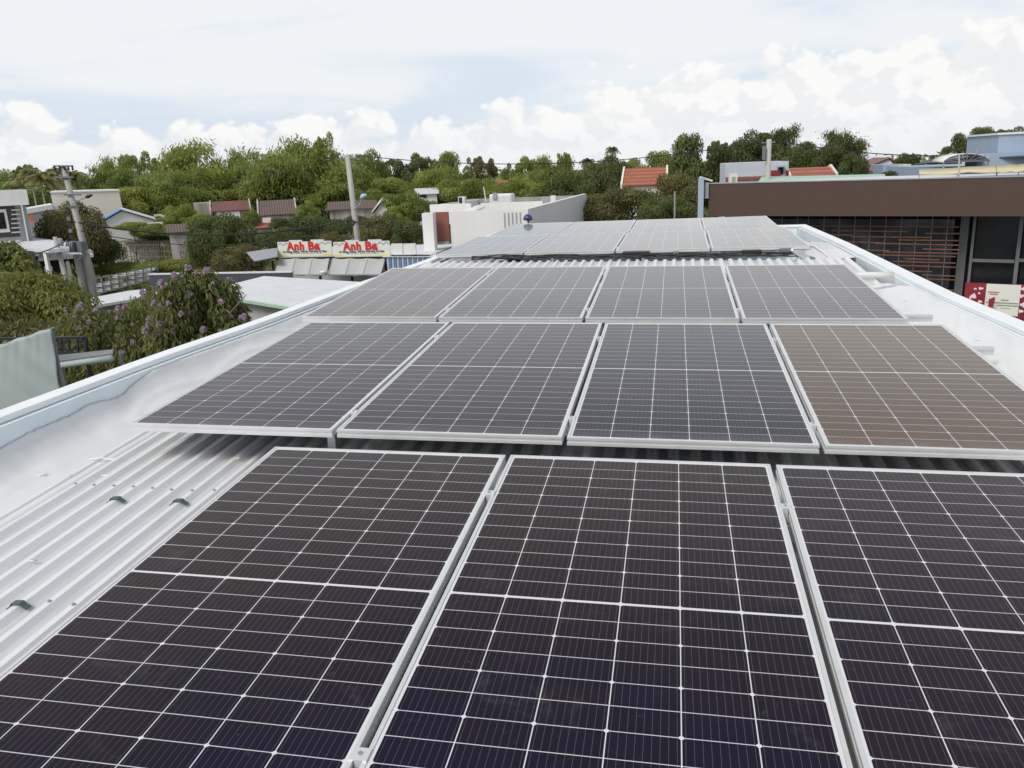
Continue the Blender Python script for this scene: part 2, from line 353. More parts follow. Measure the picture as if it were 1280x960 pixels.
# ------------------------------------------------------------------ the building with the solar roof
def lerp(tab, y):
    if y <= tab[0][0]: return tab[0][1]
    for (a, p), (c, q) in zip(tab, tab[1:]):
        if y <= c: return p+(q-p)*(y-a)/(c-a)
    return tab[-1][1]
XL = lambda y: lerp([(-3,-3.24),(3.3,-3.22),(4.4,-3.20),(5.6,-3.11),(7.3,-3.07),(9.4,-2.94),(13.35,-2.9)], y)   # outer left edge
XR = lambda y: lerp([(-3,2.35),(5.4,2.12),(6.5,2.06),(10.5,2.06),(13.45,1.99)], y)                              # outer right edge
ZT = H-1.05                                 # parapet top
RIDGE = 9.22
def zpanel(x, y): return H-1.254+.04785*(y-1.051)-.0089*(x+1.717)
def zroof(x, y): return zpanel(x, y)-.172-.03
bld = empty('solar_roof_building', (-.5, 5, 0), 'low building under the camera, its white ribbed metal roof ringed by a pale blue parapet', 'building')
ys = [-3+i*.4 for i in range(int(16.4/.4)+1)]+[13.45]; ys = [y for y in ys if y <= 13.45]
def strip(fn_a, fn_b, z0, z1, yy):
    b = MB()
    for y in yy: b.v += [Vector((fn_a(y), y, z0)), Vector((fn_b(y), y, z0)), Vector((fn_b(y), y, z1)), Vector((fn_a(y), y, z1))]
    for i in range(len(yy)-1):
        for j in range(4): b.f.append((4*i+j, 4*i+(j+1) % 4, 4*i+4+(j+1) % 4, 4*i+4+j))
    n = 4*(len(yy)-1); b.f += [(0,3,2,1), (n, n+1, n+2, n+3)]
    return b
strip(XL, lambda y: XL(y)+.13, 0, ZT-.035, ys).build('wall', m_parapet, bld)
strip(lambda y: XR(y)-.13, XR, 0, ZT-.035, ys).build('wall', m_parapet, bld)
strip(lambda y: XL(y)-.012, lambda y: XL(y)+.10, ZT-.033, ZT, ys).build('coping', m_coping, bld, bevel=.006)
strip(lambda y: XR(y)-.11, lambda y: XR(y)+.012, ZT-.033, ZT, ys).build('coping', m_coping, bld, bevel=.006)
MB().box((XL(13.4)+.132, 13.3, 0), (XR(13.4)-.132, 13.45, ZT-.035)).build('wall', m_parapet, bld)
MB().box((XL(13.4)+.102, 13.288, ZT-.033), (XR(13.4)-.112, 13.462, ZT-.001)).build('coping', m_coping, bld, bevel=.006)
# ribbed roof sheet up to the ridge, then the far slope behind it
def ribbed_sheet(x0, x1, y0, y1, zf, pitch=.1, hgt=.021, ny=24):
    b = MB(); prof = []; x = x0
    while x < x1-pitch*.5:
        prof += [(x, 0), (x+.040, 0), (x+.058, hgt), (x+.082, hgt)]; x += pitch
    prof.append((x, 0)); n = len(prof)
    for i in range(ny+1):
        y = y0+(y1-y0)*i/ny
        for (px, h_) in prof: b.v.append(Vector((px, y, zf(px, y)+h_)))
    for i in range(ny):
        for j in range(n-1): b.f.append((i*n+j, i*n+j+1, (i+1)*n+j+1, (i+1)*n+j))
    return b
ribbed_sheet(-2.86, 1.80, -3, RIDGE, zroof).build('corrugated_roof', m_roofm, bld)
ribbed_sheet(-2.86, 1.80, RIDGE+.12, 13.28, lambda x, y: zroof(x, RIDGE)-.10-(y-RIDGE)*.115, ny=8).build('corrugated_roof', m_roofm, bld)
b = MB(); b.box((-2.86, RIDGE+.03, H-1.3), (1.8, RIDGE+.09, zroof(0, RIDGE)-.03)); b.build('purlin', m_steelg, bld)
# gutter floor between roof and right parapet
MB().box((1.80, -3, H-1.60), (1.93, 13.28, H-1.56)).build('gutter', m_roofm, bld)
MB().box((XL(5)+.135, -3, H-1.75), (1.80, 13.28, H-1.68)).build('ceiling_slab', m_conc, bld)
# wrinkled flashing sheets
rng = random.Random(4)
from mathutils import noise as mn
def flashing(y0, y1, side, base_x, ztop, zb, nm='flashing', extra=0.0, seed=0):
    b = MB(); ny = max(4, int((y1-y0)/.02)); ns = 16
    for i in range(ny+1):
        y = y0+(y1-y0)*i/ny
        xi = XL(y)+.131 if side < 0 else XR(y)-.131
        sgn = 1 if side < 0 else -1
        zt = ztop(y); P0 = Vector((xi+sgn*.006, zt)); P2 = Vector((base_x(y), zb(base_x(y), y))); P1 = Vector((xi+sgn*.05, P2.y+.05))
        for j in range(ns+1):
            s = j/ns; q = P0*(1-s)**2+P1*2*s*(1-s)+P2*s*s
            a = math.sin(math.pi*min(1, s*1.02+.02))
            nz = mn.noise(Vector((y*2.2+seed, s*2.2, 3.1)))*.0055+mn.noise(Vector((y*6+seed, s*4, 9.1)))*.004+.006*max(0, 1-abs(mn.noise(Vector((y*1.3+seed*3, s*1.6, 4))))*9)
            b.v.append(Vector((q.x+sgn*nz*a, y, q.y+nz*a+(.003 if j else 0))))
    n = ns+1
    for i in range(ny):
        for j in range(ns): b.f.append((i*n+j, i*n+j+1, (i+1)*n+j+1, (i+1)*n+j))
    o = b.build(nm, m_flash, bld, smooth=True); md = o.modifiers.new('s', 'SOLIDIFY'); md.thickness = .003; md.offset = 1
    return o
def ztopL(y):
    e = mn.noise(Vector((y*5, 1, 0)))*.018+mn.noise(Vector((y*17, 4, 0)))*.009+mn.noise(Vector((y*45, 2, 0)))*.005
    if y < 3.95: k = .085+.015*math.sin(y*3)
    elif y < 4.25: k = .085*(4.25-y)/.3+.012*(y-3.95)/.3
    else: k = .012
    return ZT-.035-k+e*(1 if y < 4.3 else .25)
flashing(-1, 9.1, -1, lambda y: lerp([(0,-2.70),(3,-2.72),(5,-2.74),(9.1,-2.72)], y), ztopL, lambda x, y: zroof(x, y)+.001, seed=2)
def ztopR(y):
    return ZT-.034-max(0, (y-7.2))*.14
flashing(-1, 7.72, 1, lambda y: lerp([(0,1.70),(5.5,1.67),(7.72,1.69)], y), ztopR, lambda x, y: zroof(x, y)+.001, seed=9)
flashing(9.35, 12.1, 1, lambda y: lerp([(9.35,1.62),(12.1,1.80)], y), lambda y: ZT-.05-max(0, y-11)*.08, lambda x, y: H-1.14-(y-9.35)*.08, seed=21)
flashing(9.2, 12.6, -1, lambda y: -2.55, lambda y: ZT-.06, lambda x, y: H-1.14-(y-9.2)*.08, seed=31)

# sealant smears and screws on the left roof margin
for i, (px, py, l, a) in enumerate([(112,582,.16,.35),(97,582,.05,1.2),(60,588,.05,.5),(35,590,.04,1.9),(48,604,.05,1),(127,597,.04,0),(180,505,.05,1.3),(168,516,.03,1.5),(36,693,.03,.4),(294,579,.03,1)]):
    p = VZ(px, py, -1.34 if py > 560 else -1.2)
    b = MB(); pts = []
    for k in range(6):
        s = k/5; pts.append(Vector((p.x+l*s*math.cos(a)+rng.uniform(-.004,.004), p.y+l*s*math.sin(a)+rng.uniform(-.006,.006), p.z+.035)))
    # drop onto the sheet
    for q in pts: q.z = (zroof(q.x, q.y)+.019) if q.x > -2.72 else q.z
    b.tube(pts, [.001,.004,.003,.005,.003,.001], 6)
    if py > 560: b.build('sealant_smear', m_seal, bld, smooth=True)
for i, (px, py) in enumerate([(1102,354),(1131,378),(1222,428),(190,455),(118,602),(92,597),(300,452)]):
    p = VZ(px, py, -1.12 if px > 900 else -1.22); b = MB(); b.obox(p+Vector((0,0,.012)), (.011,.003,0), (-.001,.005,0), (0,0,.0015)); b.build('sheet_tear', m_rail, bld)
for y in (1.25, 2.15, 3.05, 3.95):
    for k in range(1, 11):
        x = -2.86+.1*k+.070; z = zroof(x, y)+.021; b = MB(); q = y+rng.uniform(-.01,.01)
        b.tube([(x,q,z-.001),(x,q,z+.002),(x,q,z+.0021),(x,q,z+.007)], [.008,.008,.0045,.004], 6); b.build('roof_screw', m_galv, bld)
# green clips hooked over the roof ribs
def roof_hit(px, py):
    z = -1.32
    for _ in range(8):
        p = VZ(px, py, z); z = zroof(p.x, p.y)+.018-H
    return VZ(px, py, z)
for (px, py), lb in zip([(128,624),(207,627),(4,755)], ['green plastic clip on the roof rib nearest the left flashing', 'green plastic clip on a roof rib beside the dark solar panel edge', 'green plastic clip on a roof rib at the left edge of the picture']):
    p = roof_hit(px, py); k = math.floor((p.x+2.86)/.1)*.1-2.86+.074; c = Vector((k, p.y, zroof(k, p.y)))
    b = MB(); pr = [(-.042,.004),(-.032,.006),(-.020,.025),(.014,.027),(.024,.016),(.038,.009)]
    for (x0, z0), (x1, z1) in zip(pr, pr[1:]):
        b.prism([(c.x+x0, c.y-.012, c.z+z0), (c.x+x1, c.y-.012, c.z+z1), (c.x+x1, c.y-.012, c.z+z1+.005), (c.x+x0, c.y-.012, c.z+z0+.005)], (0,.024,0))
    tag(b.build('roof_clip', m_gclip), lb, 'clip', 'green clips on the roof ribs')

# ------------------------------------------------------------------ solar panels
pf = MB(); pf.local = True
lip = .011
def ring(x0, y0, x1, y1, wd, z0, z1):
    pf.box((x0, y0, z0), (x1, y0+wd, z1)); pf.box((x0, y1-wd, z0), (x1, y1, z1))
    pf.box((x0, y0+wd, z0), (x0+wd, y1-wd, z1)); pf.box((x1-wd, y0+wd, z0), (x1, y1-wd, z1))
ring(0, 0, PW, PL, lip, PT-.0095, PT+.0015)
ring(.0022, .0022, PW-.0022, PL-.0022, lip-.0022, .0135, PT-.0097)
ring(0, 0, PW, PL, .028, 0, .0133)
pc = MB(); pc.local = True; pc.box((lip+.0005, lip+.0005, PT-.008), (PW-lip-.0005, PL-lip-.0005, PT-.0012))
pb = MB(); pb.local = True; pb.box((PW/2-.05, PL/2-.02, .012), (PW/2+.05, PL/2+.02, PT-.0085))
SL = dict(u=(.99996, .0004, -.0089), v=(0, .9989, .0478)); SF = dict(u=(.99995, -.0089, .0044), v=(.0089, .9999, .0126))
ROWS = {1: ((-1.717,1.051,-1.254), SL, 3), 2: ((-2.564,3.324,-1.124), SL, 4), 3: ((-2.718,5.598,-1.022), SL, 4), 4: ((-2.763,9.415,-.981), SF, 4), 5: ((-2.747,12.193,-1.004), SF, 4)}
ordw = {1: 'nearest', 2: 'second nearest', 3: 'third', 4: 'fourth', 5: 'farthest'}
desc = {1: 'very dark', 2: 'grey-violet', 3: 'pale grey', 4: 'whitish', 5: 'whitish'}
posw = {3: ['leftmost', 'middle', 'rightmost'], 4: ['leftmost', 'second from left', 'third from left', 'rightmost']}
def frame_mat(T, s, du=0, dv=0, dn_=0):
    u = Vector(s['u']).normalized(); v = Vector(s['v']); v = (v-u*v.dot(u)).normalized(); n = u.cross(v)
    m = Matrix.Identity(4)
    for i in range(3): m[i][0] = u[i]; m[i][1] = v[i]; m[i][2] = n[i]
    m.translation = Vector(T)+Vector((0,0,H))+u*du+v*dv+n*dn_
    return m
proto = None
BLUE = {(1,2): .45, (2,0): 1.1, (2,1): .75, (2,2): .95, (3,0): .6, (3,1): .9, (3,2): .8, (3,3): .5}
HUE = {(2,3): .95, (2,0): .05, (1,2): .10, (3,0): .25, (3,3): .2, (4,3): .2, (2,1): .12}
for r, (T, s, n) in ROWS.items():
    for i in range(n):
        note = 'warm brown' if (r, i) == (2, 3) else desc[r]
        lab = '%s solar panel, %s of the %s row on the roof' % (note, posw[n][i], ordw[r])
        if proto is None:
            e = empty('photovoltaic_module', (0,0,0)); e1 = pf.build('frame', m_frame, e); e2 = pc.build('cell_sheet', m_cells, e); e3 = pb.build('junction_box', m_black, e)
            proto = e; root = e
        else:
            root = proto.copy(); col.objects.link(root)
            for ch in proto.children:
                c = ch.copy(); col.objects.link(c); c.parent = root
        jit = (rng.uniform(-.002,.002), rng.uniform(-.004,.004))
        root.matrix_world = frame_mat(T, s, i*(PW+PG)+jit[0]*0, jit[1]*.5, -PT)
        tag(root, lab, 'solar panel', 'solar panels on the metal roof')
        for ch in root.children:
            if ch.name.startswith('cell_sheet'): ch['hue'] = HUE.get((r, i), 0.0); ch['blue'] = BLUE.get((r, i), 0.0)
# rails, clamps, feet
MIDC = {1: [.38, 1.72], 2: [.24, 1.70], 3: [.27, 1.70], 4: [.30, 1.80], 5: [.30, 1.80]}
for r, (T, s, n) in ROWS.items():
    for k, dv in enumerate(MIDC[r]):
        m = frame_mat(T, s, 0, dv, 0); inv = m
        L0, L1 = -.03, n*(PW+PG)-PG+(.16 if r in (2, 3) else .05)
        if r == 3 and k == 0: L1 += .06
        where = 'front' if k == 0 else 'rear'
        e = empty('mounting_rail', m @ Vector((0,0,-.08)), 'aluminium rail clamped under the %s half of the %s row of solar panels' % (where, ordw[r]), 'rail', 'rails under the solar panels')
        def lb(a, c, e=e, m=m):
            b = MB(); x0, y0, z0 = a; x1, y1, z1 = c
            P = [m @ Vector(p) for p in ((x0,y0,z0),(x1,y0,z0),(x1,y1,z0),(x0,y1,z0),(x0,y0,z1),(x1,y0,z1),(x1,y1,z1),(x0,y1,z1))]
            return b.add(P, [(0,3,2,1),(4,5,6,7),(0,1,5,4),(1,2,6,5),(2,3,7,6),(3,0,4,7)])
        b = lb((L0, -.018, -.078), (L1, .018, -.064)); b2 = lb((L0, -.020, -.050), (L1, .020, -.036)); b3 = lb((L0, -.014, -.064), (L1, .014, -.050))
        b.add(b2.v, b2.f); b.add(b3.v, b3.f); b.build('rail_bar', m_rail, e)
        for q in range(n-1):
            xc = (q+1)*(PW+PG)-PG/2
            b = lb((xc-.021, -.019, .0018), (xc+.021, .019, .0055)); b2 = lb((xc-.009, -.018, -.035), (xc+.009, .018, .0016)); b.add(b2.v, b2.f)
            c = b.build('clamp', m_frame, e)
            b = MB(); pc0 = m @ Vector((xc, 0, .0056)); nn = (m.to_3x3() @ Vector((0,0,1)))
            b.tube([pc0, pc0+nn*.004], .0055, 6); b.build('bolt', m_galv, c)
        for q in (.92, 2.3, 3.4):
            if q > L1-.1 or (r == 2 and k == 0 and q > 1): continue
            zr = (m @ Vector((q, 0, -.078)))
            bot = (zroof(zr.x, zr.y)+.02) if zr.y < 8.9 else zroof(zr.x, RIDGE)-.08-(zr.y-RIDGE)*.115
            if bot < zr.z-.01:
                b = MB(); b.box((zr.x-.02, zr.y-.003, bot), (zr.x+.02, zr.y+.003, zr.z+.02)); b.box((zr.x-.02, zr.y-.04, bot-.002), (zr.x+.02, zr.y-.0032, bot+.004)); b.build('foot', m_rail, e)
# end tubes lying by the right flashing
def tubething(name, pts, r, mt, lb, cat, grp=None):
    o = MB().tube(pts, r, 10).build(name, mt, smooth=True); o.data.polygons.foreach_set('use_smooth', [True]*len(o.data.polygons)); return tag(o, lb, cat, grp)
p = V(1086, 344, 7.45); tubething('round_tube', [p+Vector((-.3,0,-.005)), p+Vector((.0,0,0)), V(1117, 344, 7.45)], .028, m_whp, 'short white tube end poking out by the blue parapet gap', 'tube')
# sloping struts visible at the left end of the fourth row
for q, (a, c_, lb) in enumerate([((598,334),(632,318),'thin white strut leaning under the fourth row near its left end'), ((990,312),(1003,326),'thin white strut leaning under the fourth row near its right end')]):
    A_ = V(*a, 9.0); B_ = V(*c_, 9.5); b = MB(); b.bar(A_, B_, .02, .02); tag(b.build('strut', m_rail), lb, 'strut', 'struts under the fourth panel row')
# black cables and optimiser boxes under the fourth row
for k in range(5):
    pts = []; nseg = 60
    for i in range(nseg+1):
        x = -2.3+i*(3.6/nseg); yb = 9.22+.03*k
        pts.append((x, yb+.02*math.sin(x*5+k), zroof(x, RIDGE)+.045+.011*math.sin(x*9+k*1.7)+.012*mn.noise(Vector((x*3, k, 0)))+.004*k))
    b = MB().tube(pts, .0075, 6)
    o = b.build('cable', m_cable, smooth=True); tag(o, 'black cable snaking along the roof ridge under the fourth row of panels', 'cable', 'cables along the roof ridge')
for k, (x0, x1, dz) in enumerate([(-.80,-.62,.17),(-.35,.10,.15),(.40,.60,.16),(-1.55,-1.25,.16)]):
    pts = []
    for i in range(17):
        s = i/16; pts.append((x0+(x1-x0)*s, 9.36, H-1.035-.085*math.sin(math.pi*s)))
    tag(MB().tube(pts, .004, 5).build('cable', m_cable, smooth=True), 'thin black lead hanging in a loop below the fourth row of panels', 'cable', 'leads looping below the fourth row')
boxes = [(644,322,.16,'left end'),(660,322,.08,'left part'),(795,316,.30,'centre'),(845,316,.06,'centre right'),(940,314,.20,'right part'),(983,312,.13,'right end')]
for k, (px, py, wd, wh) in enumerate(boxes):
    p = V(px, py, 9.33); z1 = p.z; b = MB(); b.box((p.x-wd/2, 9.30, z1-.045), (p.x+wd/2, 9.42, z1+.012)); b.box((p.x-wd/2+.02, 9.285, z1-.02), (p.x-wd/2+.05, 9.30, z1)); b.box((p.x+wd/2-.05, 9.285, z1-.02), (p.x+wd/2-.02, 9.30, z1))
    tag(b.build('connector_box', m_black if k % 2 == 0 else m_steelg, bevel=.004), 'dark connector box under the fourth row of panels, %s' % wh, 'connector box', 'connector boxes under the fourth row')
# white conduit
pts = [V(998, 304, 9.9), V(1006, 303, 9.8), V(1018, 308, 9.6), V(1030, 316, 9.3), V(1040, 325, 9.1), V(1045, 331, 8.9), V(1047, 336, 8.75)]
tubething('conduit', pts, .016, m_whp, 'white plastic conduit curving down from the fourth panel row to the roof', 'conduit')
# blue lamp on the far parapet
p = V(660, 277, 14.5); e = empty('parapet_lamp', (p.x, 14.5, ZT-.16), 'small blue dome lamp on a short stalk behind the farthest panels', 'lamp')
hc = V(660, 272.5, 14.5)
MB().tube([(p.x+.02, 13.465, ZT-.16), (p.x+.02, 14.48, ZT-.16), (p.x+.01, 14.5, ZT-.13), (p.x, 14.5, hc.z)], .014, 8).build('stalk', m_black, e)
b = MB(); rings = [(0.0,.062),(.035,.074),(.075,.075),(.075,.055),(.06,.028),(.03,.0)]
b.tube([(p.x, 14.5, hc.z-.05)]+[(p.x, 14.5, hc.z+dz) for dz in (-.045,-.035,-.01,.02,.045,.062,.070)], [.02,.03,.080,.084,.078,.058,.034,.006], 16)
o = b.build('lamp_head', m_bluep, e, smooth=True)

# ------------------------------------------------------------------ foliage builders
def leaf_cloud(seed, n, style, lw=.04, ll=.07):
    """crown in a unit box: radius 1, z 0..1 ; returns mesh"""
    rg = random.Random(seed); vs = []; fs = []; tone = []
    def leaf(p, nrm, sz, tn, dirv=None):
        d = dirv or Vector((rg.gauss(0,1), rg.gauss(0,1), rg.gauss(0,1)))
        nrm = (nrm+Vector((rg.gauss(0,.55), rg.gauss(0,.55), rg.gauss(0,.55)))).normalized()
        a = d-nrm*d.dot(nrm)
        if a.length < 1e-3: a = Vector((1,0,0))
        a.normalize(); c = nrm.cross(a); L_, W_ = ll*sz, lw*sz; b0 = len(vs)
        vs.extend([p-a*L_*.5, p+c*W_*.5, p+a*L_*.5-nrm*L_*.12, p-c*W_*.5]); fs.append((b0, b0+1, b0+2, b0+3)); tone.append(tn)
    if style in ('round', 'loose', 'wide'):
        nl = {'round': 34, 'loose': 26, 'wide': 44}[style]; lobes = []
        for i in range(nl):
            while True:
                p = Vector((rg.uniform(-1,1), rg.uniform(-1,1), rg.uniform(-1,1)))
                if p.length < 1: break
            p = p.normalized()*(p.length**.55)*(.74 if style != 'loose' else .86)
            rad = rg.uniform(.17, .34) if style != 'loose' else rg.uniform(.10, .24)
            lobes.append((Vector((p.x, p.y, .5+p.z*.42)), rad, rg.random()))
        tot = sum(l[1]**2 for l in lobes)
        for c, rad, tn in lobes:
            k = int(n*rad*rad/tot)
            for _ in range(k):
                d = Vector((rg.gauss(0,1), rg.gauss(0,1), rg.gauss(0,1)+.35)).normalized()
                q = rad*rg.uniform(.45, 1.12)**.6; p = c+Vector((d.x*q, d.y*q, d.z*q*.62))
                leaf(p, d, rg.uniform(.6, 1.4), min(1, max(0, .10+.75*tn+rg.gauss(0,.18))))
    elif style == 'bamboo':
        npl = 38
        for i in range(npl):
            a = rg.uniform(0, 2*math.pi); rr = rg.uniform(.05, 1)**.6; hh = rg.uniform(.55, 1.0)*(1-.35*rr*rr); tn = rg.random()
            base = Vector((math.cos(a)*rr*.35, math.sin(a)*rr*.35, 0)); tip = Vector((math.cos(a)*rr*.95, math.sin(a)*rr*.95, hh))
            m_ = n//npl
            for _ in range(m_):
                s = rg.uniform(.12, 1)**.7; p = base.lerp(tip, s); p.z = hh*(1-(1-s)**2.0)-.10*max(0, s-.8)*5*.4
                sp_ = .17*(1-.55*s)+.02
                p = p+Vector((rg.gauss(0,sp_), rg.gauss(0,sp_), rg.gauss(0,.045)))
                leaf(p, Vector((rg.gauss(0,.6), rg.gauss(0,.6), 1)), rg.uniform(.6, 1.5), min(1, max(0, .10+.75*tn+rg.gauss(0,.16))), Vector((math.cos(a), math.sin(a), -.9)))
    elif style == 'hedge':
        for _ in range(n):
            x, y = rg.uniform(-1,1), rg.uniform(-1,1)
            hz = .55+.45*mn.noise(Vector((x*3.1+seed, y*3.1, 0)))+.25*mn.noise(Vector((x*8+seed, y*8, 5)))
            z = max(.02, hz*rg.uniform(.25, 1)**.4)
            leaf(Vector((x, y, z)), Vector((0,0,1)), rg.uniform(.6,1.4), min(1, max(0, .5+.6*mn.noise(Vector((x*4, y*4, seed)))+rg.gauss(0,.15))))
    me = D.meshes.new('crown_mesh'); me.from_pydata(vs, [], fs)
    at = me.attributes.new('tone', 'FLOAT', 'FACE'); at.data.foreach_set('value', tone)
    return me
CR = {'bamboo': [leaf_cloud(s, 19000, 'bamboo', .020, .060) for s in (1, 2, 3)],
      'round': [leaf_cloud(s, 15000, 'round', .032, .048) for s in (11, 12, 13)],
      'loose': [leaf_cloud(s, 8000, 'loose', .028, .05) for s in (21, 22)],
      'wide': [leaf_cloud(s, 17000, 'wide', .028, .044) for s in (31, 32)]}
_mc = {}
def crown_mesh(style, idx, m):
    k = (style, idx, m.name)
    if k not in _mc: me = CR[style][idx].copy(); me.materials.append(m); _mc[k] = me
    return _mc[k]
def trunk_mesh(seed, h, r):
    rg = random.Random(seed); b = MB(); b.local = True
    pts = [Vector((0,0,-.1))]; 
    for i in range(1, 6): pts.append(Vector((rg.gauss(0,.03)*h*.5, rg.gauss(0,.03)*h*.5, h*i/5)))
    b.tube(pts, [r*1.25, r, r*.85, r*.7, r*.5, r*.2], 8)
    for i in range(7):
        k = rg.randint(1, 4); a = rg.uniform(0, 6.28); p = pts[k]; l = h*rg.uniform(.25,.45)
        q = p+Vector((math.cos(a)*l*.6, math.sin(a)*l*.6, l*.6)); mid = (p+q)/2+Vector((0,0,l*.08))
        b.tube([p, mid, q], [r*.45, r*.3, r*.08], 6)
    return b
tn_ = [0]
def tree(px, ptop, pw, pbot, Yd, style, m, label, name='tree', cat='tree', group='trees of the green belt behind the houses', rz=None, dy=.9):
    tn_[0] += 1; rg = random.Random(tn_[0]*7)
    top = V(px, ptop, Yd); bot = V(px, pbot, Yd); wid = (V(px+pw/2, ptop, Yd)-V(px-pw/2, ptop, Yd)).length/2
    base = Vector((top.x, Yd, 0)); hc = max(top.z-max(bot.z, 0.3), .5)
    e = empty(name, base, label, cat, group)
    tb = trunk_mesh(tn_[0], max(top.z-hc*.35, .6), max(.05, min(.3, top.z*.018))); tb.build('trunk', m_bark, e, smooth=True)
    lst = CR[style]; c = D.objects.new('crown', crown_mesh(style, rg.randrange(len(lst)), m)); col.objects.link(c); c.parent = e
    c.location = (0, 0, top.z-hc); c.scale = (wid*1.08, wid*dy, hc*1.05); c.rotation_euler = (0, 0, rg.uniform(0, 6.28) if rz is None else rz)
    return e
F, B_, O, BR = L_feather, L_broad, L_olive, L_bright
belt = [ # px, top, width, bottom, Y, style, material, label
 (8,212,50,262,120,'round',F,'light green tree at the left picture edge behind the palms'),
 (30,200,26,232,118,'loose',F,'thin wispy tree rising above the palms at far left'),
 (105,218,80,262,130,'round',F,'low green tree behind the transformer pole'),
 (140,197,58,265,112,'bamboo',F,'pale green bamboo clump above the right end of the cream wall'),
 (170,188,42,240,118,'loose',F,'tall wispy tree with a split top, left of the big bamboo'),
 (192,190,26,235,125,'loose',F,'slender arching bamboo stem tuft against the sky'),
 (178,232,80,280,95,'round',BR,'bright rounded tree behind the blue roofed house'),
 (236,181,84,268,105,'bamboo',BR,'tall yellow-green bamboo dome behind the red roofed house'),
 (205,212,70,275,98,'bamboo',F,'mid green bamboo left of the tall yellow-green dome'),
 (283,188,66,265,112,'bamboo',F,'green bamboo between the yellow-green dome and the tallest mass'),
 (322,192,60,262,108,'bamboo',F,'feathery bamboo behind the brown tiled house'),
 (268,222,90,262,106,'round',F,'rounded tree just above the red tin roof'),
 (365,173,104,268,104,'bamboo',F,'broadest and tallest bamboo mass left of the street pole'),
 (404,164,34,240,106,'loose',F,'topmost bamboo plume bending right beside the street pole'),
 (345,212,88,262,104,'round',BR,'bright tree behind the ridge of the brown tiled roof'),
 (398,215,92,262,105,'bamboo',F,'dense bamboo directly left of the street pole'),
 (455,187,56,262,125,'round',F,'rounded tree just right of the street pole top'),
 (487,189,40,250,130,'loose',B_,'gappy tree second right of the street pole'),
 (520,190,52,258,128,'loose',B_,'airy tree with sky gaps left of the white modern house'),
 (560,188,54,255,132,'round',F,'soft green tree above the white modern house, left'),
 (598,187,36,240,126,'loose',O,'lone leggy tree above the white modern house'),
 (470,222,80,262,106,'round',F,'green tree behind the brown roof beside the street pole'),
 (545,212,66,262,104,'bamboo',BR,'yellow-green bamboo behind the white modern house, left end'),
 (585,218,70,258,102,'round',BR,'bright tree behind the rooftop unit of the white house'),
 (505,238,60,285,84,'round',F,'fresh green tree left of the white modern house'),
 (655,194,50,250,122,'loose',F,'pale ragged tree right of the gap in the tree line'),
 (690,192,56,250,118,'bamboo',F,'yellowish bamboo above the right wall of the white house'),
 (704,184,22,222,114,'loose',F,'single narrow plume rising above the yellowish bamboo'),
 (650,222,70,262,100,'bamboo',BR,'bright bamboo right behind the white house parapet'),
 (705,214,70,270,92,'round',B_,'dark green tree beside the white house right wall'),
 (748,200,70,275,96,'wide',B_,'dark tree under the tall palm'),
 (815,188,66,240,105,'round',F,'light crowned tree left of the tallest dark tree'),
 (790,232,86,285,66,'wide',O,'brownish bushy tree in front of the orange roofed house'),
 (742,240,80,290,68,'wide',O,'reddish-olive thicket right of the white modern house'),
 (872,165,74,262,96,'round',B_,'tall dark olive tree above the brown shop corner'),
 (898,168,34,215,98,'loose',B_,'thin crowned tree right of the tall dark olive one'),
 (850,214,66,280,70,'wide',O,'olive tree left of the brown shop corner post'),
 (832,244,60,285,58,'wide',B_,'big-leaved bushes left of the brown shop corner post'),
 (920,182,50,225,100,'round',B_,'dark low crown above the white flat house, left'),
 (945,162,62,225,94,'round',B_,'broad dark tree above the white flat house'),
 (985,160,54,225,96,'bamboo',B_,'dark feathery tree right of the bare concrete pole'),
 (1012,176,56,225,90,'round',B_,'dark tree behind the low orange roof'),
 (1050,160,58,225,88,'bamboo',B_,'dark tree closing the right end of the tree line'),
 (1068,190,40,225,86,'round',B_,'drooping dark tree at the edge of the open sky'),
 (962,190,70,235,112,'round',O,'mid-height olive filler tree behind the bare concrete pole'),
 (1030,188,80,235,110,'round',B_,'dark filler crown behind the low orange roof ridge'),
 (895,196,80,260,98,'round',O,'shadowy crown filling the gap left of the white flat building'),
 (610,226,60,256,118,'round',BR,'low bright crown in the skyline gap above the white house'),
 (730,224,70,270,108,'round',O,'olive crown between the white house and the skyline palms'),
 (790,206,70,250,112,'round',F,'soft crown just above the orange tiled roof'),
 (420,196,60,250,118,'bamboo',F,'bamboo crown directly behind the street pole top'),
 (60,232,110,268,112,'round',F,'green thicket under the row of palms'),
 (1136,191,36,212,150,'round',B_,'small round distant tree behind the far roofs'),
 (1172,193,28,208,170,'round',B_,'tiny distant tree right of the far roofs'),
 (1222,158,58,200,92,'round',B_,'round dark tree behind the arched canopy'),
 (1262,158,50,190,96,'loose',B_,'airy branching tree behind the blue rooftop box'),
 (1190,182,34,205,100,'round',B_,'low leafy shrub tree left of the round dark tree'),
]
for a in belt: tree(a[0], a[1], a[2]*(1.28 if a[2] > 35 else 1.1), a[3]+6, *a[4:])
def T(*a, g='trees among the roadside houses'): return tree(*a, group=g)
T(84,247,92,345,56,'wide',O,'large dark olive tree directly behind the transformer pole')
T(118,290,60,345,57,'wide',B_,'dark lower bush right of the transformer pole')
T(272,266,82,345,62,'wide',B_,'large dark green tree left of the restaurant sign')
T(298,305,70,352,52,'wide',O,'olive bush below the large dark tree, left of the restaurant')
T(352,282,64,322,62,'wide',B_,'dark green tree behind the left half of the restaurant sign')
T(392,266,70,322,64,'wide',B_,'dark green tree behind the middle of the restaurant sign')
T(415,288,50,322,60,'wide',O,'low tree right behind the joint of the two signs')
T(470,268,74,322,62,'wide',O,'olive tree right of the street pole, behind the white panel')
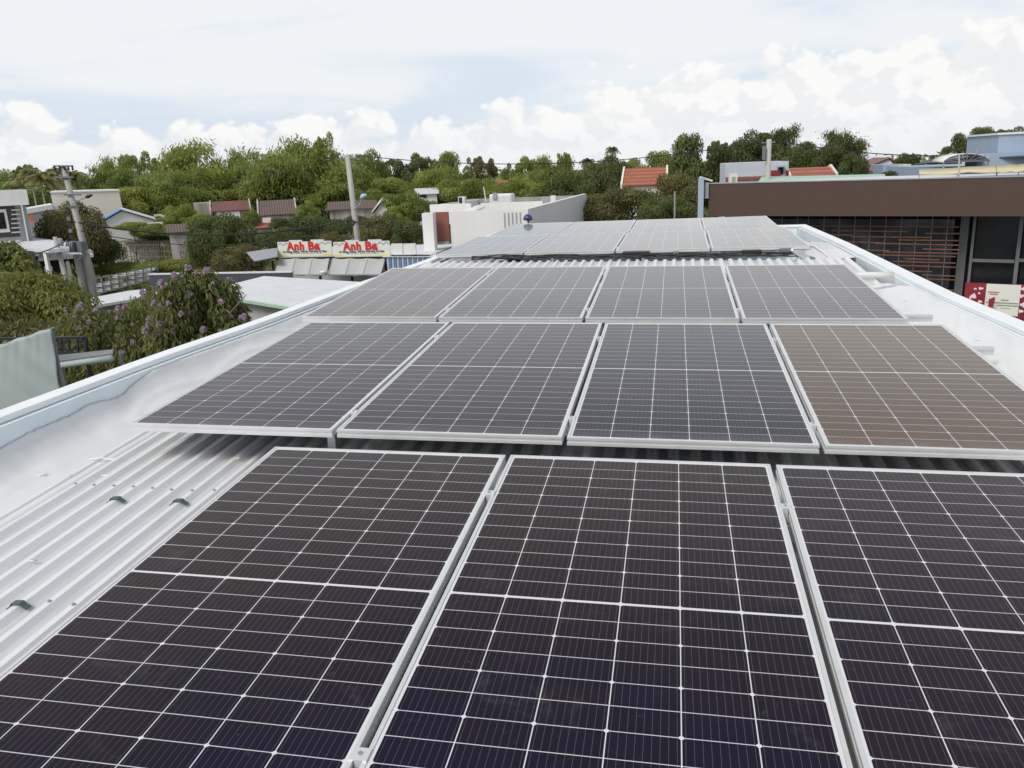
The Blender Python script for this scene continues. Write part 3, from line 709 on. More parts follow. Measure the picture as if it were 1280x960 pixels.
T(512,272,56,330,60,'wide',B_,'dark tree against the left wall of the white modern house')
T(533,250,40,268,88,'round',BR,'small bright bush in front of the white roofed shed')
T(165,277,44,292,71,'round',BR,'bright bush left of the small grey shed')
T(200,268,36,287,82,'round',BR,'light green bush in front of the pale wall by the blue roof')
T(222,252,44,285,86,'round',BR,'round bright bush left of the old white house')
T(150,286,70,310,76,'wide',BR,'low green bush behind the left end of the stake fence')
T(196,280,70,304,75,'wide',O,'low olive bush behind the middle of the stake fence')
T(222,292,40,312,74,'wide',BR,'bright low bush at the right end of the stake fence')
T(160,326,90,346,58,'wide',BR,'sprawling yellow-green bush in front of the stake fence, left')
T(212,324,60,345,60,'wide',BR,'sprawling yellow-green bush in front of the stake fence, right')
T(248,266,50,284,84,'round',BR,'bright rounded bush hiding the foot of the old stained block')
T(312,262,26,288,80,'round',F,'narrow green tree between the red tin and brown tiled roofs')
T(382,252,34,282,82,'bamboo',BR,'yellow-green bamboo right of the brown tiled house')
T(440,268,70,300,80,'wide',B_,'dark bushes hiding the wall of the low brown roofed house')
T(356,270,40,290,80,'round',B_,'dark round bush before the right end of the brown tiled house')
T(500,256,40,285,82,'round',BR,'bright bush right of the small white gabled house')
T(196,278,60,300,72,'wide',BR,'bright creeping greenery left of the small grey shed')
T(308,292,46,320,64,'round',B_,'dark bush below the brown tiled house')
# palms
def palm(px, ptop, sz, Yd, label, mt=L_palm, hgt=None):
    top = V(px, ptop, Yd); e = empty('palm_tree', (top.x, Yd, 0), label, 'palm tree', 'palms in the tree line')
    rg = random.Random(int(px*13)); k = sz*Yd/1020/2; cz = top.z-k*.45
    b = MB(); b.local = True; b.tube([(0,0,0),(.1,0,cz*.5),(0,0,cz)], [.14,.11,.09], 6); b.build('trunk', m_oldw if px < 80 else m_bark, e, smooth=True)
    vs = []; fs = []; tone = []
    for i in range(30):
        a = i*2.4+rg.uniform(-.2,.2); elv = rg.uniform(-.1, 1.25); L_ = k*rg.uniform(.85, 1.15); pts = []
        for j in range(9):
            s = j/8; hr = math.cos(elv)*L_*s; z = math.sin(elv)*L_*s-L_*.62*s*s
            pts.append(Vector((math.cos(a)*hr, math.sin(a)*hr, cz+z)))
        sd = Vector((-math.sin(a), math.cos(a), 0)); tn = rg.random()
        for j in range(8):
            for sg in (-1, 1):
                for h2 in (0, .5):
                    p = pts[j].lerp(pts[j+1], h2); q = p+sd*sg*k*.30*(1-abs(j/8-.45))+Vector((0,0,-k*.16))+(pts[j+1]-pts[j])*.8
                    w_ = (pts[j+1]-pts[j])*.62; b0 = len(vs); vs += [p, p+w_, q]; fs.append((b0, b0+1, b0+2)); tone.append(min(1, max(0, tn+rg.gauss(0,.15))))
    me = D.meshes.new('fronds'); me.from_pydata(vs, [], fs); me.attributes.new('tone','FLOAT','FACE').data.foreach_set('value', tone); me.materials.append(mt)
    c = D.objects.new('crown', me); col.objects.link(c); c.parent = e
for px, py, sz, Yd, lb in [(22,214,44,104,'leftmost palm of the row at far left'),(36,209,46,100,'second palm from the left edge'),(48,213,44,96,'palm with a pale trunk, third of the far-left row'),(60,212,44,100,'palm with a pale trunk left of the transformer pole'),(70,207,40,108,'palm just left of the transformer pole top'),(92,211,40,110,'palm just right of the transformer pole top')]:
    palm(px, py, sz, Yd, lb)
tree(766,190,64,262,98,'wide',B_,'dark crown directly under the skyline palm'); palm(765, 182, 20, 100, 'tall dark palm standing out on the skyline above the trees', L_broad)
palm(735, 196, 26, 108, 'smaller dark palm left of the tall skyline palm', L_broad)
palm(632, 226, 34, 104, 'low grey-green palm behind the white house roof', L_broad)
# undergrowth and vegetable plots, nobody could count
def cover(name, quad, n, zf, m, lw, ll, label, seed):
    rg = random.Random(seed); vs = []; fs = []; tone = []
    A0, A1, A2, A3 = [Vector(q) for q in quad]
    for _ in range(n):
        s, t_ = rg.random(), rg.random(); p = A0.lerp(A1, s).lerp(A3.lerp(A2, s), t_); hh = zf(p)
        if hh <= .02: continue
        p = Vector((p.x, p.y, hh*rg.uniform(.1, 1)**.5)); d = Vector((rg.gauss(0,1), rg.gauss(0,1), rg.gauss(0,.6))).normalized(); nn = Vector((rg.gauss(0,.5), rg.gauss(0,.5)-.3, 1)).normalized()
        c = nn.cross(d).normalized(); b0 = len(vs); vs += [p-d*ll/2, p+c*lw/2, p+d*ll/2, p-c*lw/2]; fs.append((b0,b0+1,b0+2,b0+3)); tone.append(min(1,max(0,.5+.7*mn.noise(p*.35)+rg.gauss(0,.15))))
    me = D.meshes.new(name); me.from_pydata(vs, [], fs); me.attributes.new('tone','FLOAT','FACE').data.foreach_set('value', tone); me.materials.append(m)
    o = D.objects.new(name, me); col.objects.link(o); tag(o, label, 'vegetation', kind='stuff'); return o
cover('garden_plants', [(-95,52,0),(-22,52,0),(-24,72,0),(-100,72,0)], 26000, lambda p: .4+1.5*max(0, mn.noise(Vector((p.x*.22, p.y*.3, 1)))+.25), L_grass, .16, .34, 'low leafy garden rows behind the storage rack', 5)
cover('garden_plants', [(-110,78,0),(-34,72,0),(-40,95,0),(-120,95,0)], 22000, lambda p: .5+1.8*max(0, mn.noise(Vector((p.x*.2, p.y*.25, 3)))+.3), L_bright, .22, .45, 'taller green plots between the fence of stakes and the blue roof', 6)
cover('undergrowth', [(-130,92,0),(30,92,0),(40,135,0),(-170,135,0)], 42000, lambda p: 1.0+4.0*max(0, mn.noise(Vector((p.x*.1, p.y*.1, 6)))+.45), L_broad, .4, .7, 'dark undergrowth filling the foot of the tree belt', 7)
cover('undergrowth', [(-190,135,0),(170,135,0),(260,260,0),(-330,260,0)], 30000, lambda p: 3.0+5.0*max(0, mn.noise(Vector((p.x*.05, p.y*.05, 8)))+.45), L_feather, .9, 1.5, 'distant low woodland reading as one mass', 8)

# ------------------------------------------------------------------ big near plants on the left
def near_tree(px, ptop, pw, pbot, Yd, label, name, m, n, lw, ll, seed, flowers=0, cat='tree'):
    top = V(px, ptop, Yd); bot = V(px, pbot, Yd); wid = (V(px+pw/2, ptop, Yd)-V(px-pw/2, ptop, Yd)).length/2; hc = top.z-bot.z
    e = empty(name, (top.x, Yd, 0), label, cat)
    trunk_mesh(seed, top.z-hc*.3, .11).build('trunk', m_bark, e, smooth=True)
    rg = random.Random(seed); vs = []; fs = []; tone = []; tips = []
    for i in range(150):
        while True:
            p = Vector((rg.uniform(-1,1), rg.uniform(-1,1), rg.uniform(-1,1)))
            if .25 < p.length < 1: break
        p = p.normalized()*(p.length**.4)
        c = Vector((p.x*wid*.86, p.y*wid*.7, (top.z-hc/2)+p.z*hc*.46)); c.z += mn.noise(Vector((p.x*2+seed, p.y*2, 0)))*hc*.12
        tips.append((c, p)); tn = rg.random()
        for _ in range(n//150):
            d = Vector((rg.gauss(0,1), rg.gauss(0,1), rg.gauss(0,1)+.2)).normalized(); q = c+d*rg.uniform(.05,1)**.5*wid*.20
            nn = (d+Vector((0,0,.9))+Vector((rg.gauss(0,.4),rg.gauss(0,.4),rg.gauss(0,.4)))).normalized(); a = d-nn*d.dot(nn)+Vector((rg.gauss(0,.3),rg.gauss(0,.3),-.35)); a.normalize(); s = nn.cross(a).normalized()
            z = rg.uniform(.6,1.35); b0 = len(vs)
            vs += [q, q+a*ll*z*.45+s*lw*z*.5+nn*.01, q+a*ll*z-Vector((0,0,ll*.15)), q+a*ll*z*.45-s*lw*z*.5+nn*.01]; fs.append((b0,b0+1,b0+2,b0+3)); tone.append(min(1,max(0,.15+.55*tn+rg.gauss(0,.2))))
    me = D.meshes.new('crown'); me.from_pydata(vs, [], fs); me.attributes.new('tone','FLOAT','FACE').data.foreach_set('value', tone); me.materials.append(m)
    c = D.objects.new('crown', me); col.objects.link(c); c.parent = e
    if flowers:
        fm = []
        for s in range(3):
            r2 = random.Random(90+s); v2 = []; f2 = []; t2 = []
            for _ in range(120):
                z = r2.uniform(0,1); rr = .085*(1-z*.6); a = r2.uniform(0,6.28); q = Vector((math.cos(a)*rr*r2.random()**.5, math.sin(a)*rr*r2.random()**.5, z*.12))
                d = Vector((r2.gauss(0,1),r2.gauss(0,1),r2.gauss(0,1))).normalized(); u = d.orthogonal().normalized()*.024; k = d.cross(u); b0 = len(v2)
                v2 += [q-u, q+k, q+u, q-k]; f2.append((b0,b0+1,b0+2,b0+3)); t2.append(r2.random())
            m3 = D.meshes.new('blossom_cluster'); m3.from_pydata(v2, [], f2); m3.attributes.new('tone','FLOAT','FACE').data.foreach_set('value', t2); m3.materials.append(L_pink); fm.append(m3)
        pool = sorted(tips, key=lambda t_: -(t_[1].z*1.7-t_[1].y*.8+t_[1].x*.55+rg.uniform(-.35,.35)))[:flowers]
        for c, p in pool:
            o = D.objects.new('blossom_cluster', rg.choice(fm)); col.objects.link(o); o.parent = e
            o.location = c+Vector((p.x*wid*.1, -abs(p.y)*wid*.08, wid*.14+.02)); k = rg.uniform(.45, 1.05); o.scale = (k, k, k); o.rotation_euler = (rg.uniform(-.5,.5), rg.uniform(-.5,.5), rg.uniform(0,6))
    return e
near_tree(238, 338, 128, 500, 15.5, 'crape myrtle with clusters of pink flowers just beyond the left parapet', 'flowering_tree', L_myrtle, 21000, .045, .13, 71, 85)
near_tree(158, 374, 190, 505, 16.6, 'lower leafy shrub with sparse pale buds left of the pink flowering one', 'flowering_tree', L_myrtle, 21000, .045, .13, 73, 34)
near_tree(-16, 302, 100, 400, 26, 'yellow-green tree at the left edge below the pale modern house', 'broadleaf_tree', L_grass, 24000, .09, .17, 72)
near_tree(14, 352, 172, 425, 20, 'layered olive-green tree at the left edge above the hanging tarpaulin', 'broadleaf_tree', L_grass, 33000, .06, .135, 75)
near_tree(20, 402, 190, 520, 16.5, 'dark shrub with yellowing leaves behind the hanging tarpaulin', 'shrub', L_olive, 15000, .06, .15, 76, cat='shrub')
#MARK_BACKGROUND
# ------------------------------------------------------------------ buildings, left
def house_box(e, name, m, x0, x1, ytop, Yd, depth, z0=0, z1=None, shift=(0,0)):
    """upright box whose front face spans pixels x0..x1 at distance Yd, top at pixel row ytop"""
    a = V(x0, ytop, Yd); c = V(x1, ytop, Yd); zt = z1 if z1 is not None else a.z
    b = MB(); b.box((a.x, Yd, z0), (c.x, Yd+depth, zt)); return b.build(name, m, e)
def face(e, name, m, x0, x1, y0, y1, Yd, th=.06, par=None, proud=0):
    """panel lying on the plane Y=Yd, th thick towards the viewer"""
    a = V(x0, y0, Yd); c = V(x1, y1, Yd); b = MB(); b.box((min(a.x,c.x), Yd-th-proud, min(a.z,c.z)), (max(a.x,c.x), Yd-.002-proud, max(a.z,c.z))); return b.build(name, m, e)
def thing_at(name, px, Yd, label, cat, group=None):
    p = V(px, 300, Yd); return empty(name, (p.x, Yd, 0), label, cat, group)
def turn(e, k=1.0):
    th = math.atan2(-e.location.x, e.location.y)*k
    e.rotation_euler = (0, 0, th); e.scale = (math.cos(th), 1, 1); return e
# modern grey and white house at the left edge
e = thing_at('modern_house', 10, 50, 'white framed modern house with dark slatted front cut by the left picture edge', 'house')
house_box(e, 'wall', m_wallg, -70, 30, 241, 50, 9)
face(e, 'facade_frame', m_wallw, -70, 37, 241, 256, 50, .9); face(e, 'facade_frame', m_wallw, 26, 37, 256.3, 305, 50, .9)
face(e, 'slatted_recess', mat('grey_brown_boards', (.075,.065,.065), .8), -70, 25.8, 256.3, 296, 50, .05)
for k in range(6): face(e, 'slat', m_whp, 14, 26, 262+k*5.6, 263.2+k*5.6, 50, .08, proud=.06)
wf = face(e, 'window', m_wallw, -10, 13, 262, 290, 50, .12, proud=.06); face(wf, 'pane', m_glassd, -8, 6, 266, 286, 49.8, .03)
house_box(e, 'roof_room', m_cream, -60, 24, 235, 54, 4)
face(e, 'sign_board', m_or, 22, 29, 270, 278, 49, .08)
# white canopies in front of it
def flatroof(name, pts_px, z, th, m, label, cat, posts=(), pm=None, grp=None, dz=None):
    P = [VZ(px, py, z+(dz[i] if dz else 0)) for i, (px, py) in enumerate(pts_px)]; c = sum(P, Vector())/len(P)
    e = empty(name, (c.x, c.y, 0), label, cat, grp); MB().prism([p-Vector((0,0,th)) for p in P], (0,0,th)).build('roof', m, e)
    for (px, py, q) in posts:
        p = VZ(px, py, z); b = MB(); b.box((p.x-q, p.y-q, 0), (p.x+q, p.y+q, p.z-th-.004)); b.build('post', pm or m_wallw, e)
    return e, P
flatroof('canopy', [(-40,301),(37,291),(38,296),(10,306),(-40,318)], -3.6, .15, m_tin, 'white sloping canopy at the foot of the modern house', 'canopy', [(-8,300,.1)])
e, P = flatroof('canopy', [(22,298),(37,296),(88,303),(86,310),(60,312),(20,308)], -3.7, .2, m_tin, 'white flat canopy over the roadside shop behind the transformer pole', 'canopy', [(56,311,.1),(30,303,.08)])
e = thing_at('roadside_shop', 80, 50, 'low white shop with square columns and dark openings behind the transformer pole', 'shop')
house_box(e, 'wall', m_dark, 30, 108, 324, 52, 5)
house_box(e, 'roof', m_tin, 40, 110, 321, 49.4, 8, z0=V(40,325,49.4).z)
for x0, x1 in ((57,66),(79,82),(86.5,90),(103,108)): face(e, 'column', m_wallw, x0, x1, 326, 372, 50, .35)
for x0, x1 in ((68,73),(83,85.5),(92,96)): face(e, 'shutter', m_awn, x0, x1, 328, 350, 51.6, .05)
face(e, 'shop_sign', m_sign, 42, 53, 332, 338, 49, .1); face(e, 'wall', m_wallw, 30, 56, 340, 372, 50.5, .3)
# cream commercial block
e = thing_at('cream_building', 110, 78, 'long windowless cream building behind the transformer pole', 'building')
a, c = V(64, 241, 78), V(150, 239, 78); MB().prism([(a.x,78,0),(c.x+.6,78,0),(c.x,78,c.z),(a.x,78,a.z)], (0,14,0)).build('wall', m_cream, e)
MB().prism([(a.x-.1,77.9,a.z),(c.x+.1,77.9,c.z),(c.x+.1,77.9,c.z+.14),(a.x-.1,77.9,a.z+.14)], (0,14.2,0)).build('coping', m_wallw, e)
e = thing_at('low_white_building', 45, 74, 'low white roofed building between the modern house and the cream building', 'building')
a, c = V(31, 262, 74), V(66, 256, 74); MB().prism([(a.x,74,0),(c.x,74,0),(c.x,74,c.z-.5),(a.x,74,a.z-.5)], (0,8,0)).build('wall', m_wallg, e)
MB().prism([(a.x-.3,73.7,a.z-.48),(c.x,73.7,c.z-.48),(c.x,73.7,c.z),(a.x-.3,73.7,a.z)], (0,8.5,0)).build('roof', m_tin, e)
# gabled house maker
def gable(name, x0, x1, yeave, yridge, Yd, depth, mw, mr, label, side=False, cat='house', over=.3, xr=None, gab=None):
    """ridge runs along X when side=False (roof slope faces us); along Y when side=True (gable faces us)"""
    a, c = V(x0, yeave, Yd), V(x1, yeave, Yd); zr = V((x0+x1)/2, yridge, Yd+(0 if side else depth/2)).z; ze = (a.z+c.z)/2
    e = empty(name, ((a.x+c.x)/2, Yd, 0), label, cat)
    if side:
        xm = V(xr, yridge, Yd).x if xr else (a.x+c.x)/2
        MB().prism([(a.x,Yd,0),(c.x,Yd,0),(c.x,Yd,ze-.12),(xm,Yd,zr-.12),(a.x,Yd,ze-.12)], (0,depth,0)).build('wall', mw, e)
        b = MB()
        for (p, q, r_, s) in ((a.x-over, ze-.1, xm, zr), (xm, zr, c.x+over, ze-.1)):
            b.prism([(p,Yd-over,q),(r_,Yd-over,s),(r_,Yd-over,s+.1),(p,Yd-over,q+.1)], (0,depth+2*over,0))
        b.build('roof', mr, e)
    else:
        ym = Yd+depth/2
        MB().prism([(a.x,Yd,0),(a.x,Yd+depth,0),(a.x,Yd+depth,ze-.1),(a.x,ym,zr-.12),(a.x,Yd,ze-.1)], (c.x-a.x,0,0)).build('wall', mw, e)
        b = MB()
        for (p, q, r_, s) in ((Yd-over, ze-.08, ym, zr), (ym, zr, Yd+depth+over, ze-.08)):
            b.prism([(a.x-over,p,q),(a.x-over,r_,s),(a.x-over,r_,s+.1),(a.x-over,p,q+.1)], (c.x-a.x+2*over,0,0))
        b.build('roof', mr, e)
        if gab:
            for xx in (a.x-over-.18, c.x+over+.002):
                MB().prism([(xx,Yd-over,ze-.3),(xx,ym,zr-.15),(xx,Yd+depth+over,ze-.3),(xx,Yd+depth+over,ze+.12),(xx,ym,zr+.3),(xx,Yd-over,ze+.12)], (.178,0,0)).build('gable_trim', gab, e)
    return e
e = gable('blue_roofed_house', 126, 192, 275.5, 262, 73, 5, m_wallw, m_bluetarp, 'white gabled house with a bright blue roof slope right of the cream building', True, xr=152)
for ch in e.children:
    if ch.name.startswith('roof'): ch.data.materials.append(m_tin)
for ch in e.children:
    if ch.name.startswith('roof'):
        for p_ in ch.data.polygons:
            if p_.center.x+0 > (V(152,270,73).x-e.location.x)+.02: p_.material_index = 1
e = thing_at('garden_wall', 203, 92, 'pale stretch of rendered wall right of the blue roofed house', 'wall'); house_box(e, 'wall_body', m_wallw, 192, 214, 268, 92, .25)
e = gable('small_shed', 211, 233, 290, 281, 70, 4, m_oldw, m_oldtile, 'small grey roofed shed half hidden left of the big dark tree', cat='shed')
face(e, 'awning', m_wallw, 212, 233, 276, 280, 73.9, .3)
e = gable('red_roofed_house', 267, 310, 263, 252, 92, 7, m_oldw, m_redtin, 'old house with a dark red tin roof and stained white gables', gab=m_oldw)
face(e, 'wall_patch', m_wallw, 270, 300, 265, 272, 91.9, .08)
e = thing_at('old_annex', 256, 93, 'stained windowless plaster block left of the red tin roof', 'building'); house_box(e, 'wall', m_oldw, 247, 268, 254, 94, 5)
e = gable('tiled_house', 326, 368, 268, 251, 84, 8, m_oldw, m_oldtile, 'house with a steep brown weathered tile roof', gab=m_oldw, over=.2)
face(e, 'wall_patch', m_wallw, 327, 338, 272, 279, 83.8, .1)
gable('lean_to', 322, 340, 284, 279.5, 80, 3, m_oldw, m_tile, 'little orange roofed lean-to below the brown tiled house', cat='shed')
gable('low_brown_house', 412, 470, 261, 252, 88, 9, m_oldw, m_oldtile, 'low sprawling brown roofed house seen behind the street pole')
gable('white_gabled_house', 468, 498, 264, 250, 86, 8, m_wallw, m_tin, 'small white gabled house right of the street pole lamp', True, xr=478)
e = gable('white_roofed_shed', 521, 546, 242, 236, 98, 6, m_wallw, m_tin, 'white roofed shed among trees left of the modern white house', cat='shed')
face(e, 'window', m_dark, 524, 533, 243, 247, 97.9, .05)
tag(face(None, 'water_tank', m_whp, 526.5, 530, 247, 252, 92, .8), 'small white water tank among the trees left of the modern white house', 'water tank')
gable('brick_house', 621, 633, 232, 226, 112, 5, m_tile, m_tile, 'sliver of a pinkish brick house in the trees above the white house roof')
# fence of stakes with climbing plots
e = thing_at('stake_fence', 190, 70, 'rickety fence of thin wooden stakes in front of brown soil beds', 'fence')
rg = random.Random(8)
MB().prism([V(150,303,72), V(231,303,72), V(231,300,72), V(150,301,72)], (0,4,0)).build('trellis_top', m_straw, e)
for k in range(26):
    px = 148+k*3.3+rg.uniform(-.7,.7); a = V(px, 302+rg.uniform(-1,1), 70); c = Vector((a.x+rg.uniform(-.12,.12), 70, 0)); b = MB(); b.tube([c, (a+c)/2+Vector((rg.uniform(-.05,.05),0,0)), a], [.05,.04,.03], 5); b.build('stake', m_straw, e)
for py in (306, 314, 321): 
    a, c = V(147, py, 70), V(232, py, 70); b = MB(); b.bar(a, c, .05); b.build('crossbar', m_straw, e)
b = MB(); b.add([V(150,322,69), V(236,322,69), VZ(240,346,-8.3), VZ(150,334,-8.3)], [(0,1,2,3)])
a = VZ(214,318,-8.45); b = MB(); b.prism([VZ(150,322,-8.45), VZ(215,324,-8.45), VZ(222,345,-8.45), VZ(238,346,-8.45), VZ(232,312,-8.45), VZ(150,308,-8.45)], (0,0,.03)); tag(b.build('soil_bed', m_soil), kind='structure')
# dark fascia canopy and the white roofed store below the camera's left
e = thing_at('dark_canopy', 280, 33, 'long canopy with a dark grey fascia behind the white roofed store', 'canopy')
a, c = V(186, 344, 33), V(364, 344, 33)
MB().box((a.x,33,a.z-.48),(c.x,33.12,a.z)).build('fascia', m_greyt, e); MB().box((a.x-.03,32.97,a.z+.002),(c.x+.03,33.3,a.z+.05)).build('roof', m_tin, e)
for px in (190, 276, 363): p = V(px, 344, 33); MB().box((p.x-.05,33.14,0),(p.x+.05,33.24,a.z-.01)).build('post', m_wallw, e)
z = -4.0; A_, B2, C_, D_ = VZ(266,362,z), VZ(330,346,z+.15), VZ(478,355,z), VZ(420,393,z)
e = empty('white_roofed_store', ((A_.x+C_.x)/2, (A_.y+C_.y)/2, 0), 'store with a flat white metal roof and green eave just beyond the left parapet', 'building')
A2 = VZ(275,370,z-.08)
MB().prism([A_, A2, D_, C_, B2], (0,0,.03)).build('roof', m_tin, e)
b = MB(); b.bar(A2-Vector((0,0,.05)), D_-Vector((0,0,.05)), .05, .10); b.build('eave_trim', m_greent, e)
off = Vector((.15,.25,0)); wl = MB(); wl.prism([Vector((A2.x,A2.y,0))+off, Vector((D_.x,D_.y,0))+off, Vector((D_.x,D_.y,D_.z-.13))+off, Vector((A2.x,A2.y,A2.z-.13))+off], (0.1,.2,0)); wl.build('wall', m_wallg, e)
wl = MB(); wl.prism([Vector((A2.x,A2.y,0))+off, Vector((A_.x,A_.y,0))+off, Vector((A_.x,A_.y,A_.z-.1))+off, Vector((A2.x,A2.y,A2.z-.13))+off], (0.1,.1,0)); wl.build('wall', m_wallg, e)
flatroof('lean_to_roof', [(88,377),(160,363.5),(182,361),(181,371),(94,386)], -4.3, .1, m_tin, 'strip of sloping white metal roof behind the pink flowering tree', 'canopy', [(100,378,.06),(170,368,.06)])
# rack with stacked white boxes
e = thing_at('storage_rack', 155, 34, 'dark metal rack holding rows of white crates behind the sloping white roof strip', 'rack')
def PQ(s, t_):                             # bilinear on the rack's front
    a, b_, c, d = (117,348), (189,334.5), (189,349), (119,368); X0 = a[0]*(1-s)+b_[0]*s; X1 = d[0]*(1-s)+c[0]*s; Y0 = a[1]*(1-s)+b_[1]*s; Y1 = d[1]*(1-s)+c[1]*s
    return V(X0*(1-t_)+X1*t_, Y0*(1-t_)+Y1*t_, 34)
for k in range(8):
    s = k/7; b = MB(); p, q = PQ(s, 0), PQ(s, 1); b.bar(p, q, .05); b.bar(p+Vector((0,.5,0)), q+Vector((0,.5,0)), .05); b.build('upright', m_steelg, e)
for t_ in (.02, .36, .70, 1.0):
    b = MB(); b.bar(PQ(0,t_), PQ(1,t_), .05); b.bar(PQ(0,t_)+Vector((0,.5,0)), PQ(1,t_)+Vector((0,.5,0)), .05); b.build('shelf_rail', m_steelg, e)
for q in (0, 7): p = PQ(q/7, 1); b = MB(); b.box((p.x-.04, 34.0, 0), (p.x+.04, 34.08, p.z)); b.build('leg', m_steelg, e)
rg = random.Random(3); nmr = ['upper', 'middle', 'lower']; nmc = ['first from the left', 'second from the left', 'third from the left', 'fourth from the left', 'fifth from the left', 'sixth from the left', 'last on the right']
for k in range(7):
    for j, t_ in enumerate((.06, .40, .74)):
        if (k, j) in ((0,0),(1,0),(3,1)): continue
        p = PQ((k+.12)/7, t_); q = PQ((k+.88)/7, t_+.24); b = MB(); b.box((p.x, 34.04, q.z), (q.x, 34.45, p.z)); o = b.build('crate', m_whp, bevel=.02)
        tag(o, 'white crate in the %s tier of the dark rack, %s' % (nmr[j], nmc[k]), 'crate', 'white crates on the dark rack')
# grey-green tarpaulin hung on a frame, dark lattice and rolled awning, far left
Yb = 9.6; e = thing_at('hanging_tarpaulin', 30, Yb, 'large pale grey-green tarpaulin stretched over a frame at the left edge', 'tarpaulin')
TL, TR, BRp, BL = V(-60, 451, Yb), V(64, 410, Yb-.0), V(76, 500, Yb), V(-60, 560, Yb)
b = MB(); nx, ny = 60, 24
for j in range(ny+1):
    for i in range(nx+1):
        s, t_ = i/nx, j/ny; p = TL.lerp(TR, s).lerp(BL.lerp(BRp, s), t_); sag = .03*math.sin(s*math.pi*5)*0
        f = (1-t_)**1.3
        p = p+Vector((0, -(.007*math.sin(s*60+t_*4+3*mn.noise(Vector((s*6, 0, 1))))*f**2+.022*mn.noise(Vector((s*9-t_*4, t_*1.2, 2)))*(1-.6*t_)+.03*math.sin(s*3)), .012*math.sin(s*30)*f*(1 if j == 0 else 0)))
        b.v.append(p)
for j in range(ny):
    for i in range(nx): q = j*(nx+1)+i; b.f.append((q, q+1, q+nx+2, q+nx+1))
o = b.build('sheet', m_tarp, e, smooth=True); md = o.modifiers.new('s', 'SOLIDIFY'); md.thickness = .006
b = MB(); b.tube([TL+Vector((0,.07,-.01)), TR+Vector((0,.07,-.01))], .02, 8); b.build('top_pole', m_steelg, e)
for p in (TR+Vector((-.06,.07,0)), TL+Vector((.5,.07,0))): MB().tube([(p.x,p.y,0),(p.x,p.y,p.z-.02)], .025, 8).build('post', m_steelg, e)
Yl = 13; e = thing_at('lattice_frame', 90, Yl, 'dark lattice beam poking out behind the tarpaulin', 'frame'); 
def lat(x0, y0, x1, y1, w_=.05): b = MB(); b.bar(V(x0,y0,Yl), V(x1,y1,Yl), w_, w_); b.build('bar', m_black, e)
lat(-20,424,107,422); lat(60,441,108,441); lat(107,421,107.5,442)
for x in (68,77,86,97): lat(x,423,x+.5,441,.035)
lat(69,424,85,440,.03); lat(86,424,70,440,.03); lat(88,440,104,424,.03)
p = V(105, 430, Yl); MB().box((p.x-.03,Yl,0),(p.x+.03,Yl+.06,p.z)).build('post', m_black, e)
Ya = 12.2; e = thing_at('rolled_awning', 110, Ya, 'dark striped awning with a pale rolled front edge behind the tarpaulin', 'awning')
a0, a1, a2, a3 = V(64,446,Ya+1.0), V(142,438.5,Ya+.7), V(141,445,Ya), V(66,456,Ya)
MB().prism([a0, a1, a2, a3], (0,0,.02)).build('cloth', m_greyt, e)
b = MB(); b.tube([a3+Vector((0,-.03,-.03)), a2+Vector((0,-.03,-.03))], .055, 10); b.build('front_roll', m_tarp, e, smooth=True)
for k in range(4): s = (k+1)/5; b = MB(); b.bar(a0.lerp(a3, s)+Vector((0,0,.035)), a1.lerp(a2, s)+Vector((0,0,.035)), .02); b.build('batten', m_galv, e)
for q in (a3, a2): MB().tube([(q.x,q.y+.2,0),(q.x,q.y+.2,q.z)], .025, 8).build('post', m_steelg, e)

# ------------------------------------------------------------------ restaurant with its two sign boards
Ys = 43.0
e = thing_at('restaurant', 415, Ys+.6, 'open roadside restaurant behind two sign boards and two grey awnings', 'restaurant')
zb = V(415, 321, Ys).z
house_box(e, 'back_wall', m_wallg, 340, 482, 340, Ys+6, .2)
a, c = V(345, 321, Ys), V(538, 321, Ys)
MB().box((a.x, Ys+.1, zb-.12), (c.x, Ys+6.2, zb)).build('roof', m_tin, e); MB().box((a.x, Ys-.02, zb-.13), (V(537,321,Ys).x, Ys+.09, zb-.005)).build('beam', m_black, e)
for px in (349, 397, 437, 481): p = V(px, 330, Ys); MB().box((p.x-.06, Ys+.12, 0), (p.x+.06, Ys+.24, zb-.14)).build('post', m_dark, e)
MB().box((a.x, Ys+2.9, 0), (V(480,321,Ys).x, Ys+3.0, 1.5)).build('counter_wall', m_cream, e)
def font_obj(txt, size, m, loc, par, name='lettering', ext=.012, bold=0.0, width=None):
    cu = D.curves.new(name, 'FONT'); cu.body = txt; cu.size = size; cu.extrude = ext; cu.offset = bold; cu.align_x = 'CENTER'; cu.align_y = 'CENTER'; cu.resolution_u = 3; cu.space_character = 1.12 if bold > .01 else 1.0
    tmp = D.objects.new('tmp', cu); col.objects.link(tmp); bpy.context.view_layer.update()
    me = D.meshes.new_from_object(tmp.evaluated_get(bpy.context.evaluated_depsgraph_get())); D.objects.remove(tmp)
    xs = [v.co.x for v in me.vertices]; k = (width/(max(xs)-min(xs))) if width else 1
    for v in me.vertices: x, y, z_ = v.co; v.co = (x*k, -z_, y)
    me.materials.clear(); me.materials.append(m); o = D.objects.new(name, me); col.objects.link(o); o.parent = par
    w0 = Vector((0,0,0)); q = par
    while q: w0 += q.location; q = q.parent
    o.location = Vector(loc)-w0; return o
